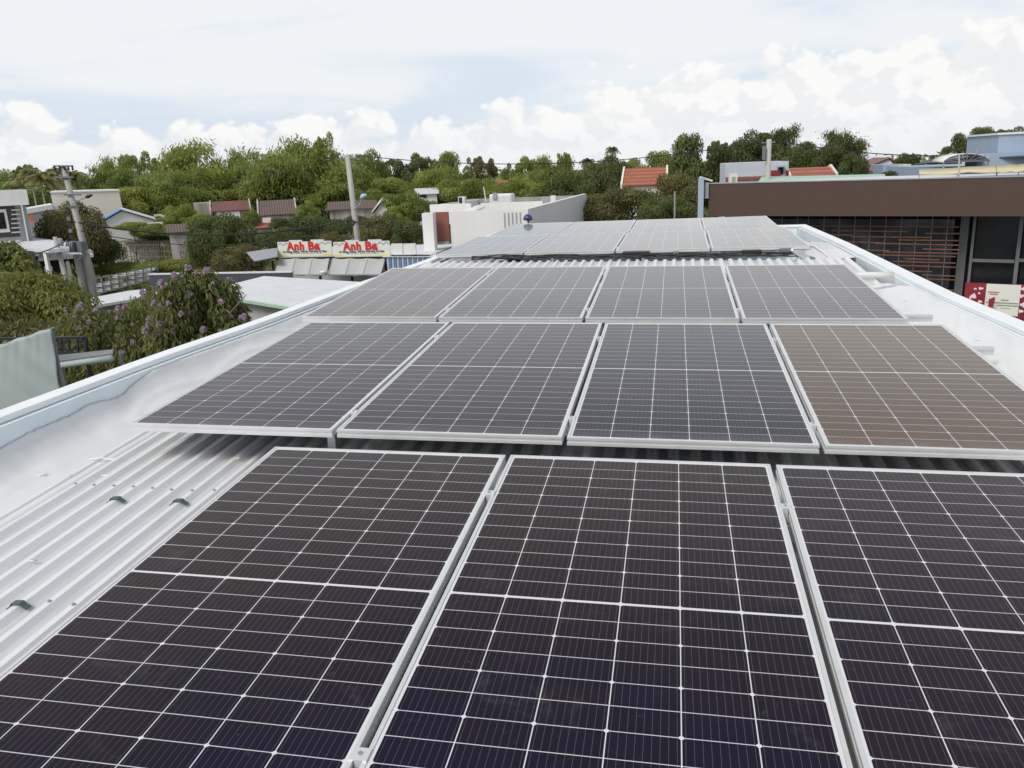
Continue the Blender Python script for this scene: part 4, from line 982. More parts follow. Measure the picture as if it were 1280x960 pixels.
def sign(x0, x1, lab):
    a, c = V(x0, 302.5, Ys), V(x1, 320, Ys); W_ = c.x-a.x; Hh = a.z-c.z; cx = (a.x+c.x)/2; cz = (a.z+c.z)/2; yf = Ys-.12
    s = empty('sign_board', (cx, Ys-.06, c.z), lab, 'sign', 'sign boards of the restaurant')
    MB().box((a.x+.01, yf, c.z), (c.x-.01, Ys-.04, a.z)).build('sheet', m_sign, s)
    font_obj('Anh', Hh*.72, m_red, (cx-W_*.16, yf-.012, cz+Hh*.19), s, name='word', bold=.03, width=W_*.325); font_obj('Ba', Hh*.72, m_red, (cx+W_*.172, yf-.012, cz+Hh*.19), s, name='word', bold=.03, width=W_*.215)
    font_obj('Bò Nhúng, Nướng - Hải Sản Tươi Sống Tự Chọn', Hh*.16, m_ink, (cx, yf-.008, cz-Hh*.16), s, bold=.006, width=W_*.80, ext=.006)
    b = MB(); x = cx-W_*.28
    rg = random.Random(int(x0))
    while x < cx+W_*.28: l = rg.uniform(.06,.2); b.box((x, yf-.006, cz-Hh*.30), (x+l, yf-.002, cz-Hh*.265)); x += l+.05
    b.build('small_print', m_ink2, s)
    b = MB(); b.box((a.x+.03, yf-.006, c.z+.03), (a.x+W_*.15, yf-.002, c.z+Hh*.16)); b.box((c.x-W_*.15, yf-.006, c.z+.03), (c.x-.03, yf-.002, c.z+Hh*.16)); b.box((a.x+W_*.15+.004, yf-.006, c.z+.03), (c.x-W_*.15-.004, yf-.002, c.z+Hh*.07)); b.build('yellow_band', m_yel, s)
    b = MB()
    for i in range(14):
        for sx in (0, 1): 
            xx = (a.x+.08+i*.06) if sx == 0 else (c.x-.08-i*.06); b.box((xx-.02, yf-.006, a.z-.16+.05*math.sin(i)), (xx+.02, yf-.002, a.z-.09+.05*math.sin(i)))
    b.build('leaf_ornament', m_ink2, s)
    for fx in (.22, .62): b = MB(); b.box((a.x+W_*fx, Ys-.10, a.z+.002), (a.x+W_*(fx+.24), Ys-.05, a.z+.09)); b.build('lamp_hood', m_tin, s)
sign(347.5, 416.8, 'left sign board reading Anh Ba in thick red letters'); sign(417.2, 489, 'right sign board reading Anh Ba in thick red letters')
def awn(xa, xb, xc, xd, lab):
    t0, t1 = V(xa, 323, Ys-.1), V(xb, 323, Ys-.1); q0, q1 = V(xc, 343, Ys-1.5), V(xd, 343, Ys-1.5)
    s = empty('awning', ((t0.x+t1.x)/2, Ys-.1, 0), lab, 'awning', 'grey awnings of the restaurant'); s.location.z = t0.z
    b = MB(); nx = 36
    for j in range(2):
        for i in range(nx+1):
            u_ = i/nx; p = (t0.lerp(t1, u_)) if j == 0 else (q0.lerp(q1, u_)); b.v.append(p+Vector((0,0,-.05*abs(math.sin(u_*3*math.pi))*(1+j))))
    for i in range(nx): b.f.append((i, i+1, nx+2+i, nx+1+i))
    o = b.build('cloth', m_awn, s); md = o.modifiers.new('s','SOLIDIFY'); md.thickness = .02
    for i in range(4): b = MB(); b.bar(t0.lerp(t1, i/3)+Vector((0,-.01,.02)), q0.lerp(q1, i/3)+Vector((0,-.01,.02)), .03); b.build('rib', m_galv, s)
    b = MB(); b.bar(q0+Vector((0,0,-.02)), q1+Vector((0,0,-.02)), .05); b.build('front_bar', m_galv, s)
awn(349, 411.5, 343, 408, 'left grey cloth awning under the left red lettered sign'); awn(416, 482, 410.5, 476, 'right grey cloth awning under the right red lettered sign')
p = V(404, 339, Ys-1.7); b = MB(); b.tube([p+Vector((0,0,-.13)), p+Vector((0,0,-.08)), p, p+Vector((0,0,.05))], [.05,.22,.2,.04], 12); tag(b.build('hanging_lamp', m_whp, smooth=True), 'white round lamp in front of the left grey awning', 'lamp')
# tables and stools under the awnings
rg = random.Random(5)
wh = ['leftmost', 'second from the left', 'third from the left', 'fourth from the left', 'fifth from the left', 'rightmost']
for k, px in enumerate((372, 388, 404, 421, 440, 455)):
    p = V(px, 345, Ys+1.2); t_ = empty('table', (p.x, Ys+1.2, 0), '%s steel table under the restaurant awnings' % wh[k], 'table', 'tables under the restaurant awnings')
    MB().box((p.x-.5,Ys+.8,.74),(p.x+.5,Ys+1.6,.78)).build('top', m_galv, t_)
    for sx in (-.44,.44):
        for sy in (.86,1.54): MB().box((p.x+sx-.02,Ys+sy-.02,0),(p.x+sx+.02,Ys+sy+.02,.738)).build('leg', m_black, t_)
# white box panel, grey tin canopy, blue corrugated wall
e = thing_at('panel_box', 506, Ys, 'blank white two-part panel right of the sign boards', 'panel'); face(e, 'panel', m_whp, 489.8, 504.6, 304.5, 317.5, Ys, .15); face(e, 'panel', m_whp, 505, 521, 304.5, 317.5, Ys, .15)
for px in (492, 519): p = V(px, 317.6, Ys); MB().box((p.x-.03,Ys-.1,zb),(p.x+.03,Ys-.04,p.z)).build('bracket', m_black, e)
e = thing_at('corrugated_wall', 508, Ys-.6, 'blue corrugated metal wall right of the restaurant awnings', 'wall')
a, c = V(483, 322, Ys-.6), V(545, 322, Ys-.6)
b = MB(); n = int((c.x-a.x)/.14)
for i in range(n+1):
    for q, (dx, dy) in enumerate(((0,0),(.05,0),(.07,-.05),(.12,-.05))): x = a.x+i*.14+dx; b.v += [Vector((x, Ys-.6+dy, 0)), Vector((x, Ys-.6+dy, a.z))]
nn = len(b.v)//2
for i in range(nn-1): b.f.append((2*i, 2*i+2, 2*i+3, 2*i+1))
b.build('sheet', m_bluewall, e); MB().prism([V(478,321.5,Ys-.7),V(545,321.5,Ys-.7),V(545,313,Ys+2.5),V(525,318,Ys+2.5),V(478,319.5,Ys+2.5)], (0,0,.03)).build('roof', m_tin, e)
e = thing_at('side_canopy', 325, Ys, 'drooping grey tin canopy left of the sign boards', 'canopy')
MB().prism([V(308,316,Ys),V(347,310.5,Ys),V(347,321,Ys-1),V(318,327,Ys-1)], (0,0,.04)).build('roof', m_galv, e)
b = MB(); b.bar(V(318,327.5,Ys-1), V(349,322,Ys-1), .06); b.build('beam', m_dark, e)
for px in (311, 325, 340): p = V(px, 326, Ys-.6); MB().box((p.x-.05,Ys-.6,0),(p.x+.05,Ys-.5,p.z)).build('post', m_dark, e)

# ------------------------------------------------------------------ white modern house, centre
Yw = 46.0
e = thing_at('white_modern_house', 630, Yw, 'white box-shaped modern house with a reddish panel, behind the farthest solar panels', 'house')
a, c = V(562, 264.5, Yw), V(660, 264.5, Yw); zt = a.z
MB().box((a.x, Yw, 2.6), (c.x-.002, Yw+.3, zt)).build('front_wall', m_wallw, e)
MB().box((a.x+.3, Yw+.32, 0), (c.x-.3, Yw+18, zt-1.3)).build('roof_deck', m_conc, e)
br = V(733, 243.5, 67.0); c2 = V(709, 250.5, 59.5)
MB().prism([(c.x,Yw+.302,0),(c.x,Yw+.302,zt),(br.x-.0,67,zt),(br.x,67,0)], (-.28,0,0)).build('side_wall', m_wallw, e)
p0, p1 = V(537, 255.5, Yw+7), V(475+90, 255, Yw+7)
MB().box((V(537,256,Yw+3).x, Yw+3, zt-.9), (a.x+.5, Yw+3.3, V(537,256,Yw+3).z)).build('upper_wall', m_wallw, e)
# left pier and terracotta recess
a1 = V(529, 266, Yw-.6); a2 = V(542.5, 266, Yw-.6)
MB().box((a1.x, Yw-.9, 0), (a2.x, Yw-.3, zt+.0)).build('pier', m_wallw, e)
MB().box((V(541,300,Yw+.1).x, Yw+.12, V(550,302,Yw+.1).z), (V(562,300,Yw+.1).x-.01, Yw+.3, zt-.02)).build('terracotta_panel', m_terra, e)
MB().box((V(541,300,Yw+.1).x, Yw-.1, V(550,305.5,Yw).z), (V(562,300,Yw+.1).x-.01, Yw+.4, V(550,302.2,Yw).z)).build('ledge', m_conc, e)
MB().box((V(541,300,Yw+.1).x, Yw+.5, 0), (c.x-.4, Yw+.7, 2.58)).build('lower_wall', m_wallg, e)
for k in range(5): x0 = 629.8+k*4.9; a_ = V(x0, 266, Yw); c_ = V(x0+2.2, 290, Yw); MB().box((a_.x, Yw-.05, 3.2), (c_.x, Yw-.003, zt-.15)).build('rib', m_wallg, e)
bk = V(600, 250, 65.0); MB().box((V(575,250,65).x, 65, zt-1.3), (br.x-.3, 65.25, zt-.05)).build('rear_parapet', m_conc, e)
lft = V(537,256,Yw+3).x; MB().prism([(lft,Yw+3.3,zt-1.2),(lft,Yw+3.3,zt+.25),(V(590,246,64).x,65,zt-.1),(V(590,246,64).x,65,zt-1.2)], (.25,0,0)).build('left_parapet', m_wallw, e)
MB().prism([V(575,263.5,Yw+.35),V(600,255.5,Yw+6),V(606,258,Yw+6),V(592,264,Yw+.35)], (0,0,-.1)).build('stair_roof', m_wallw, e)
MB().box((V(601,258,54).x, 54, zt-1.28), (V(678,258,54).x, 54.3, V(650,252.5,54).z)).build('inner_wall', m_wallw, e)
MB().box((V(688,246,60).x, 60, zt-1.28), (V(694,246,60).x, 60.5, V(697,244.5,60).z)).build('vent_block', m_wallw, e)
e = thing_at('rooftop_tank', 625, 56, 'white water tank and frame standing on the modern white house roof', 'water tank'); e.location.z = zt-1.3
a_, c_ = V(611, 243, 56), V(640, 252, 56); b = MB(); b.box((a_.x,56,c_.z-.5),(c_.x,57.2,a_.z)); b.build('body', m_whp, e, bevel=.12)
for px in (617,): a_ = V(px,241,55.9); MB().box((a_.x-.08,55.9,V(px,249,55.9).z),(a_.x+.2,55.99,a_.z)).build('strap', m_galv, e)
e = thing_at('air_conditioner', 576, 54, 'small outdoor air conditioning unit on the left part of the white house roof', 'air conditioner'); a_, c_ = V(572.5,246,54), V(581,254,54)
MB().box((a_.x,54,zt-1.28),(c_.x,54.5,a_.z)).build('body', m_whp, e); MB().box((a_.x+.06,53.96,c_.z+.02),(a_.x+.26,53.997,a_.z-.05)).build('grille', m_black, e)
p = V(607.5, 252, 52); q = V(604.5, 233.5, 52); tag(MB().tube([p, q], .035, 6).build('roof_pipe', m_whp), 'thin white pipe standing up from the white modern house roof', 'pipe')

# ------------------------------------------------------------------ brown clad shop, right
P0, P1 = V(886, 230, 48.0), V(1290, 221, 41.6); P0.z = P1.z = (P0.z+P1.z)/2; dv_ = (P1-P0); dv_.z = 0; dl = dv_.normalized(); nrm = Vector((dl.y, -dl.x, 0)); nrm = nrm if nrm.y < 0 else -nrm
def FP(px, py, d=0.0): return VP(px, py, P0+nrm*d, nrm)
e = empty('brown_shop', (P0+P1)/2-Vector((0,0,P0.z)), 'shop building with a deep brown clad fascia over dark glazing and a timber lattice', 'building')
P2 = P1+dl*7
zf0 = (FP(886,272).z+FP(1280,268).z)/2
def fbox(name, m, pA, pB, z0, z1, d0, d1, par=None):
    A1 = Vector((pA.x,pA.y,0)); B1 = Vector((pB.x,pB.y,0)); b = MB()
    b.prism([A1+nrm*d0+Vector((0,0,z0)), B1+nrm*d0+Vector((0,0,z0)), B1+nrm*d1+Vector((0,0,z0)), A1+nrm*d1+Vector((0,0,z0))], (0,0,z1-z0)); return b.build(name, m, par or e)
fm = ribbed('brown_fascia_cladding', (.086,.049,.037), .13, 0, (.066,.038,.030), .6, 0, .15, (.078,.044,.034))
fbox('fascia', fm, P0, P2, zf0, P0.z, 0, -.5)
fbox('roof', m_tin, P0, P2, P0.z-.3, P0.z-.2, -.52, -14)
fbox('fascia_coping', m_galv, P0, P2, P0.z+.003, P0.z+.05, .03, -.55)
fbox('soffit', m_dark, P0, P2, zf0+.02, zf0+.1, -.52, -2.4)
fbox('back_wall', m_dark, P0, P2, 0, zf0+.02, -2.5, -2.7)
CL = FP(1195, 300, -1.0); CR_ = FP(1206, 300, -1.0)
fbox('column', m_steelg, CL, CR_, 0, zf0, -1.0, -1.4)
e['category'] = 'building'
# corner post at the left end
e2 = empty('steel_corner_post', Vector((FP(877,240).x, FP(877,240).y, 0)), 'pale blue-grey steel post with a bracket at the left end of the brown fascia', 'post'); 
a_ = FP(873, 222, .3); c_ = FP(880, 222, .3); MB().prism([(a_.x,a_.y,0),(c_.x,c_.y,0),(c_.x,c_.y,c_.z),(a_.x,a_.y,c_.z)], (0,.3,0)).build('post', m_bluew, e2)
b = MB(); b.bar(FP(875,221.5,.2), FP(890,226,-.2), .25, .1); b.build('bracket', m_whp, e2)
a_ = FP(881, 228, .1); c_ = FP(886, 228, .1); MB().prism([(a_.x,a_.y,FP(882,248).z),(c_.x,c_.y,FP(882,248).z),(c_.x,c_.y,c_.z),(a_.x,a_.y,c_.z)], (0,.1,0)).build('side_plate', m_galv, e2)
# timber lattice hung inside the opening
e3 = empty('timber_lattice', Vector((FP(1100,300,-.9).x, FP(1100,300,-.9).y, 0)), 'lattice of orange-brown battens on thin grey uprights under the brown fascia', 'lattice')
zs = lambda py, px=1100: FP(px, py, -.9).z
rg = random.Random(12)
vx = [1011+k*19.4 for k in range(10)]
for px in vx:
    a_ = FP(px, 271, -.95); c_ = Vector((a_.x, a_.y, 0)); b = MB(); b.bar(c_, Vector((a_.x,a_.y,zf0-.02)), .028); b.build('upright', m_steelg, e3)
px = 900
while px < 1005: a_ = FP(px, 275, -.95); b = MB(); b.bar(Vector((a_.x,a_.y,0)), Vector((a_.x,a_.y,zf0-.02)), .028); b.build('upright', m_steelg, e3); px += 19.4
cx_ = lambda v_: 1000+v_/4.571; cy_ = lambda v_: 230+v_/4.571
for (x0, x1, y_) in [(20,910,242),(715,910,283),(290,750,303),(430,905,343),(240,325,345),(700,910,373),(350,510,378),(440,890,410),(530,890,447),(620,755,499),(700,890,523),(520,700,560),(640,880,600),(20,300,290),(-150,200,320),(-400,150,262),(180,620,268),(560,905,322),(260,480,332),(480,905,393),(600,800,430),(560,905,470),(640,905,545)]:
    pA, pB = FP(cx_(x0), cy_(y_), -.9), FP(cx_(x1), cy_(y_), -.9); pB.z = pA.z = (pA.z+pB.z)/2 if abs(pA.z-pB.z) < .8 else pA.z
    b = MB(); b.bar(pA, pB+Vector((0,0,rg.uniform(-.02,.02))), .03, .055); b.build('batten', m_rust, e3)
pA, pB = FP(1100,274,-1.2), FP(1155,289,-1.2)
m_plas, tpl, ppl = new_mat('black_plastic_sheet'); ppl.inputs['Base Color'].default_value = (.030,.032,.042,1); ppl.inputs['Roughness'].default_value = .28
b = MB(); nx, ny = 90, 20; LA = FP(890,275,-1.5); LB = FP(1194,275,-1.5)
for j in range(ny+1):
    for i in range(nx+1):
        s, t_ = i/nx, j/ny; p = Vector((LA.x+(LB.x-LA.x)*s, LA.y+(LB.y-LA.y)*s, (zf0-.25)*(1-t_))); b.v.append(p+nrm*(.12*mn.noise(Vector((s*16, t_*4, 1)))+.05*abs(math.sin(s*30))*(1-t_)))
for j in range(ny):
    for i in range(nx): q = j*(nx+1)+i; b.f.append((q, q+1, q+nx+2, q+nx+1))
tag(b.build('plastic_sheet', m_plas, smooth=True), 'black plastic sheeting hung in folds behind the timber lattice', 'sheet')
# window wall
e4 = empty('shop_window', Vector((FP(1240,330,-.8).x, FP(1240,330,-.8).y, 0)), 'tall grey framed dark shop window right of the timber lattice', 'window')
def fpb(name, m, x0, x1, y0, y1, d0, d1, par):
    a_ = FP(x0, (y0+y1)/2, d0); c_ = FP(x1, (y0+y1)/2, d0); z1_ = FP((x0+x1)/2, y0, d0).z; z0_ = FP((x0+x1)/2, y1, d0).z
    return fbox(name, m, a_, c_, z0_, z1_, d0, d1, par)
fpb('frame', m_steelg, 1208, 1211.5, 268, 400, -.8, -.95, e4); fpb('frame', m_steelg, 1266, 1271, 268, 400, -.8, -.95, e4); fpb('frame', m_steelg, 1330, 1335, 268, 400, -.8, -.95, e4)
fpb('transom', m_steelg, 1211.7, 1265.8, 326.5, 330.5, -.8, -.92, e4); fpb('transom', m_steelg, 1271.2, 1329.8, 326.5, 330.5, -.8, -.92, e4)
fpb('pane', m_glassd, 1211.7, 1265.8, 268, 420, -.97, -1.0, e4); fpb('pane', m_glassd, 1271.2, 1329.8, 268, 420, -.97, -1.0, e4)
# banner
e5 = empty('banner', Vector((FP(1240,375,-.4).x, FP(1240,375,-.4).y, FP(1240,399,-.4).z)), 'crimson banner with white blossoms and a white middle panel below the shop window', 'banner')
fpb('cloth', m_dred, 1203, 1310, 356.5, 400, -.4, -.42, e5)
fpb('white_panel', m_sign, 1230, 1273.5, 356.8, 396, -.37, -.398, e5)
def blob(cx, cy, rx, ry, m, d=-.365, dd=-.399):
    pts = []
    for k in range(9):
        a = k/9*6.283; q = 1+.35*math.sin(k*2.3+cx); pts.append(FP(cx+math.cos(a)*rx*q, cy+math.sin(a)*ry*q, d))
    MB().prism(pts, nrm*(-.02)).build('blossom', m, e5)
for (x, y_, rx, ry) in [(1219,361,2,1.1),(1226,360.5,3,1.6),(1224,366.5,1.6,1.1),(1217,370,4,2.8),(1213,372.5,2,1.2),(1225,377,3,1.6),(1219,379,2,1),(1279,361,4,2),(1277,370,3,2.2),(1279,381,4,3),(1276,389,3,2)]: blob(x, y_, rx, ry, m_whp)
MB().prism([FP(1236,374,-.36),FP(1244,371,-.36),FP(1243.5,376,-.36),FP(1241,385,-.36),FP(1235,384,-.36)], nrm*(-.009)).build('red_figure', m_dred, e5)
for (x0, x1, y_, m) in [(1234,1248,366,m_red),(1236,1246,368.5,m_red),(1231,1272,379.5,m_ink2),(1245,1272,383,m_ink2),(1250,1260,376,m_ink2),(1249,1262,386,m_yel)]: fpb('printed_line', m, x0, x1, y_, y_+.8, -.355, -.36, e5)

# ------------------------------------------------------------------ things behind the brown shop
e = thing_at('white_flat_building', 945, 66, 'white flat roofed building with a dark doorway behind the brown fascia', 'building')
a, c = V(907, 204.5, 66), V(986, 203, 66); MB().box((a.x,66,0),(c.x,74,a.z)).build('wall', mat('pale_blue_grey_render', (.52,.56,.62), .8, 0, (.44,.48,.54), .6, .5), e)
face(e, 'base_band', m_oldw, 907, 955, 221, 232, 66, .05); face(e, 'brick_panel', m_terra, 906.8, 952, 222, 224, 65.9, .05)
d = face(e, 'doorway', m_dark, 973, 979, 209, 218, 66, .04); face(e, 'red_panel', m_dred, 963.5, 975.5, 213, 219.5, 65.9, .05); face(e, 'red_panel', m_dred, 982.5, 986, 213, 219.5, 65.9, .05); face(e, 'door_hood', m_wallg, 971, 981, 207.2, 208.4, 65.9, .4)
e = thing_at('roof_unit', 918, 54, 'small cream plant unit poking above the brown fascia', 'air conditioner'); house_box(e, 'casing', m_cream, 912, 922, 217.5, 55, 1.2, z0=P0.z-.2); face(e, 'grille', m_wallg, 915, 919, 221, 228, 55, .04)
e = thing_at('green_roofed_hall', 1000, 54, 'hall with a long pale green metal roof just behind the brown fascia', 'building')
a, c, t0, t1 = V(946,230,54), V(1108,227,54), V(952,221,60), V(1106,217.5,60); MB().prism([a, c, t1, t0], (0,0,-.08)).build('roof', m_greent, e); MB().box((a.x+.3,54.6,0),(c.x-.3,59.5,a.z-.3)).build('wall', m_wallg, e)
gable('orange_roofed_house', 782, 828, 231, 211, 80, 9, m_wallw, m_tile, 'house with a bright orange tile roof among the trees', gab=m_cream)
e = gable('low_tiled_house', 992, 1041, 219, 210.5, 74, 6, m_wallw, m_tile, 'low house with an orange-red roof right of the white flat building', gab=m_cream, over=.2)
# far roofs on the right
gable('far_white_house', 1075, 1112, 207, 195.5, 128, 10, m_wallw, m_tin, 'far pale roofed house at the end of the tree line')
gable('far_red_house', 1084, 1120, 209, 198, 118, 9, m_wallw, m_redtin, 'far white house with a faded red roof slope', True, xr=1112)
gable('far_orange_roof', 1092, 1102, 214, 209, 105, 5, m_wallw, m_tile, 'tiny orange roof in front of the far white houses')
e = thing_at('far_grey_block', 1118, 100, 'small blue-grey block with three dark windows among the far roofs', 'building'); house_box(e, 'wall', m_bluew, 1104, 1129, 206, 100, 6)
for px in (1109, 1116, 1123): face(e, 'window', m_dark, px, px+2.5, 209, 214, 100, .04)
e = thing_at('far_cream_block', 1134, 98, 'narrow cream block with a dark doorway beside the blue-grey block', 'building'); house_box(e, 'wall', m_cream, 1129.5, 1139, 205.5, 98, 5); face(e, 'door', m_bluew, 1134.5, 1138, 208, 216, 98, .04)
gable('near_orange_roof', 1120, 1140, 219, 214, 84, 5, m_wallw, m_tile, 'orange tile roof right behind the end of the green metal roof')
tree(1113, 213, 22, 226, 76, 'round', B_, 'small dark bush between the green roof and the orange tile roof', group='trees among the roadside houses')
# blue building, rooftop box and yellow awnings
e = thing_at('blue_building', 1240, 62, 'long blue building with a railed terrace at the right picture edge', 'building')
pts = [V(1139,206,74), V(1180,201,66)]
a, c = V(1139, 207, 72), V(1200, 204, 60)
MB().prism([Vector((a.x,a.y,0)), Vector((c.x,c.y,0)), Vector((c.x+16,c.y-1,0)), Vector((c.x+16,c.y+12,0)), Vector((a.x,a.y+8,0))], (0,0,a.z-.1)).build('wall', m_bluew, e)
b = MB(); b.prism([V(1139,207,72), V(1200,199.5,60), V(1300,196,58), V(1300,190,62), V(1215,193,66)], (0,0,.08)); b.build('terrace_roof', m_greyt, e)
a, c = V(1249,168.5,60), V(1300,166,60); MB().box((a.x,60,0),(c.x,66,a.z)).build('rooftop_box', m_bluew, e); MB().box((a.x-.1,59.9,a.z+.002),(c.x,66,a.z+.12)).build('box_coping', m_wallw, e)
MB().box((V(1229,192,59).x,59,0),(V(1300,192,59).x,60-.01,V(1240,191.5,59).z)).build('terrace_wall', m_bluew, e)
for k in range(9): p = V(1152+k*8.5, 203.5-k*.9, 66-k*.8); b = MB(); b.bar(p, p+Vector((0,0,.45)), .05); b.build('rail_post', m_galv, e)
b = MB(); b.bar(V(1150,201,66.5), V(1232,194.5,59), .05); b.build('handrail', m_galv, e)
# arched canopy
e = thing_at('arched_canopy', 1208, 58, 'half-round translucent canopy on the blue building terrace', 'canopy'); c0 = V(1208, 200, 58); r0 = 1.0; b = MB(); n = 14
for i in range(n+1):
    a = math.pi*i/n
    for dy_ in (0, 2.5): b.v.append(Vector((c0.x-math.cos(a)*r0*1.35, 58+dy_, c0.z-.1+math.sin(a)*r0*.5)))
for i in range(n): b.f.append((2*i, 2*i+2, 2*i+3, 2*i+1))
o = b.build('sheet', m_whp, e, smooth=True); o.modifiers.new('s','SOLIDIFY').thickness = .04
for i in range(1, n, 2): a = math.pi*i/n; b = MB(); b.bar(Vector((c0.x, 57.9, c0.z-.1)), Vector((c0.x-math.cos(a)*r0*1.35, 57.9, c0.z-.1+math.sin(a)*r0*.5)), .05); b.build('spoke', m_steelg, e)
b = MB(); b.bar(Vector((c0.x-r0*1.35,57.9,c0.z-.1)), Vector((c0.x+r0*1.35,57.9,c0.z-.1)), .06); b.build('tie_bar', m_steelg, e)
for sx in (-1,1): q = c0.x+sx*r0*1.3; MB().box((q-.04,58,0),(q+.04,58.1,c0.z-.1)).build('post', m_galv, e)
def yawn(x0, x1, yt0, yt1, yb0, yb1, Yd, lab, waves):
    e = empty('cloth_awning', (V((x0+x1)/2,yb0,Yd).x, Yd, 0), lab, 'awning', 'yellow cloth awnings behind the brown fascia'); e.location.z = V(x0,yb0,Yd).z
    b = MB(); n = 40
    for i in range(n+1):
        s = i/n; px = x0+(x1-x0)*s; b.v += [V(px, yt0+(yt1-yt0)*s+.5*abs(math.sin(s*waves*math.pi)), Yd+1.6), V(px, yb0+(yb1-yb0)*s+1.6*abs(math.sin(s*waves*math.pi))-1, Yd)]
    for i in range(n): b.f.append((2*i, 2*i+2, 2*i+3, 2*i+1))
    o = b.build('cloth', m_yawn, e, smooth=True); o.modifiers.new('s','SOLIDIFY').thickness = .03
    for s in (0, .5, 1): p = V(x0+(x1-x0)*s, yb0+(yb1-yb0)*s, Yd+.8); q = p.copy(); q.z -= 1.0; b = MB(); b.bar(p, q, .04); b.build('post', m_galv, e)
yawn(1149, 1246, 212, 207, 219, 215, 50, 'long yellowish cloth awning stretched above the brown fascia', 1.6); yawn(1246.5, 1300, 206, 204, 215, 213, 50, 'scalloped cream end of the cloth awnings at the right edge', 3.3)
p = V(1199, 222, 47); q = V(1199, 193, 47); tag(MB().tube([Vector((p.x,47,P0.z-.2)), q], [.05,.04], 8).build('roof_post', m_pole), 'thin pale post standing on the brown shop roof before the arched canopy', 'post')
for k, (px, Yd, top, lab) in enumerate([(1082, 120, 176, 'hair-thin television aerial mast above the far white roof')]):
    p, q = V(px, 200, Yd), V(px, top, Yd); e = empty('aerial', (p.x,Yd,0), lab, 'aerial'); MB().tube([(p.x,Yd,4),(q.x,Yd,q.z)], .06, 6).build('mast', m_galv, e); b = MB(); b.bar(q+Vector((-.5,0,-.3)), q+Vector((.5,0,-.3)), .05); b.build('crossbar', m_galv, e)
# thin mast right before the trees by the fascia corner
p, q = V(843.5, 266, 30), V(843.5, 239, 30); tag(MB().tube([Vector((p.x,30,0)), q], .03, 6).build('thin_post', m_galv), 'thin pale mast among the bushes left of the brown shop corner', 'post')

# ------------------------------------------------------------------ poles and wires
def pole(px_t, py_t, Yd, r0, r1, label, lean=0.0, m=m_pole, square=False, zb_=0):
    t_ = V(px_t, py_t, Yd); base = Vector((t_.x+lean, Yd, 0)); e = empty('utility_pole', base, label, 'utility pole')
    if square: b = MB(); n = t_-base; b.prism([base+Vector((-r0,-r0,0)), base+Vector((r0,-r0,0)), base+Vector((r0,r0,0)), base+Vector((-r0,r0,0))], n); b.build('shaft', m, e)
    else: MB().tube([base, (base+t_)/2, t_], [r0, (r0+r1)/2, r1], 10).build('shaft', m, e, smooth=True)
    return e, t_, base
e, tM, bM_ = pole(434, 193.5, 52, .24, .16, 'pale concrete street pole with a curved lamp arm, behind the restaurant', .35)
for (z, l) in ((-.25, .7), (-.75, .5)): b = MB(); b.bar(tM+Vector((-l,0,z)), tM+Vector((l,0,z)), .07); b.build('crossarm', m_steelg, e)
for k in (-1, 0, 1):
    q = tM+Vector((k*.5, 0, -.2)); MB().tube([q, q+Vector((0,0,.1)), q+Vector((0,0,.2))], [.06,.08,.03], 8).build('insulator', m_whp, e)
q0 = V(442.5, 262, 52-.2); q1 = V(452, 247, 51.6); b = MB(); b.tube([q0, q0.lerp(q1,.55)+Vector((.1,0,-.1)), q1], [.04,.04,.03], 8); b.build('lamp_arm', m_galv, e)
b = MB(); b.tube([q1+Vector((-.1,0,-.05)), q1+Vector((.1,0,.1)), q1+Vector((.35,0,.18))], [.06,.16,.06], 10); b.build('lamp_head', mat('pale_blue_lamp', (.45,.55,.75), .4), e, smooth=True)
b = MB(); b.tube([V(438,275,51.8)+Vector((-.2,0,-.2)), V(438,275,51.8)+Vector((.0,0,.25)), V(438,275,51.8)+Vector((.25,0,-.2)), V(438,275,51.8)+Vector((0,0,-.5)), V(438,275,51.8)+Vector((-.2,0,-.2))], .07, 6); b.build('cable_coil', m_cable, e)
e, tL, bL = pole(79.5, 208, 46, .24, .17, 'tall concrete pole carrying a transformer platform and lamp, at the left', 0.9)
def lp(px, py, d=0): return V(px, py, 46+d)
for (x0, x1, y_) in ((67,91,207.5),(71,92,221.5),(80,101,243.5),(82,100,258)): b = MB(); b.bar(lp(x0,y_,-.2), lp(x1,y_,-.2), .09); b.build('crossarm', m_steelg, e)
for px in (68, 74, 80, 85, 90): q = lp(px, 207, -.2); MB().tube([q, q+Vector((0,0,-.12)), q+Vector((0,0,-.28))], [.07,.05,.07], 8).build('insulator', m_dark, e)
b = MB(); b.bar(lp(74,209,-.1), lp(79,218,-.1), .04); b.bar(lp(86,209,-.1), lp(81,218,-.1), .04); b.build('brace', m_steelg, e)
b = MB(); b.tube([lp(88,256,-.3), lp(99,250,-.5), lp(107,247,-.6)], .035, 6); b.build('lamp_arm', m_galv, e)
b = MB(); b.tube([lp(107,247,-.6), lp(110,245.5,-.6), lp(115,244,-.6)], [.05,.12,.06], 10); b.build('lamp_head', m_black, e, smooth=True)
for k in range(7): q = lp(84.5+k*1.1, 266+k*7.5, -.26); b = MB(); b.box((q.x-.12,45.72,q.z-.12),(q.x+.12,45.80,q.z+.12)); b.build('cable_clamp', m_steelg if k % 2 else m_black, e)
b = MB(); b.bar(lp(78,313,-.5), lp(116,315,-.5), .12, .16); b.bar(lp(78,313,.5), lp(116,315,.5), .12, .16); b.build('platform', m_galv, e)
b = MB(); b.bar(lp(108,316,-.4), lp(97,326,-.2), .08); b.bar(lp(104,316,.4), lp(97,326,.2), .08); b.build('platform_brace', m_galv, e)
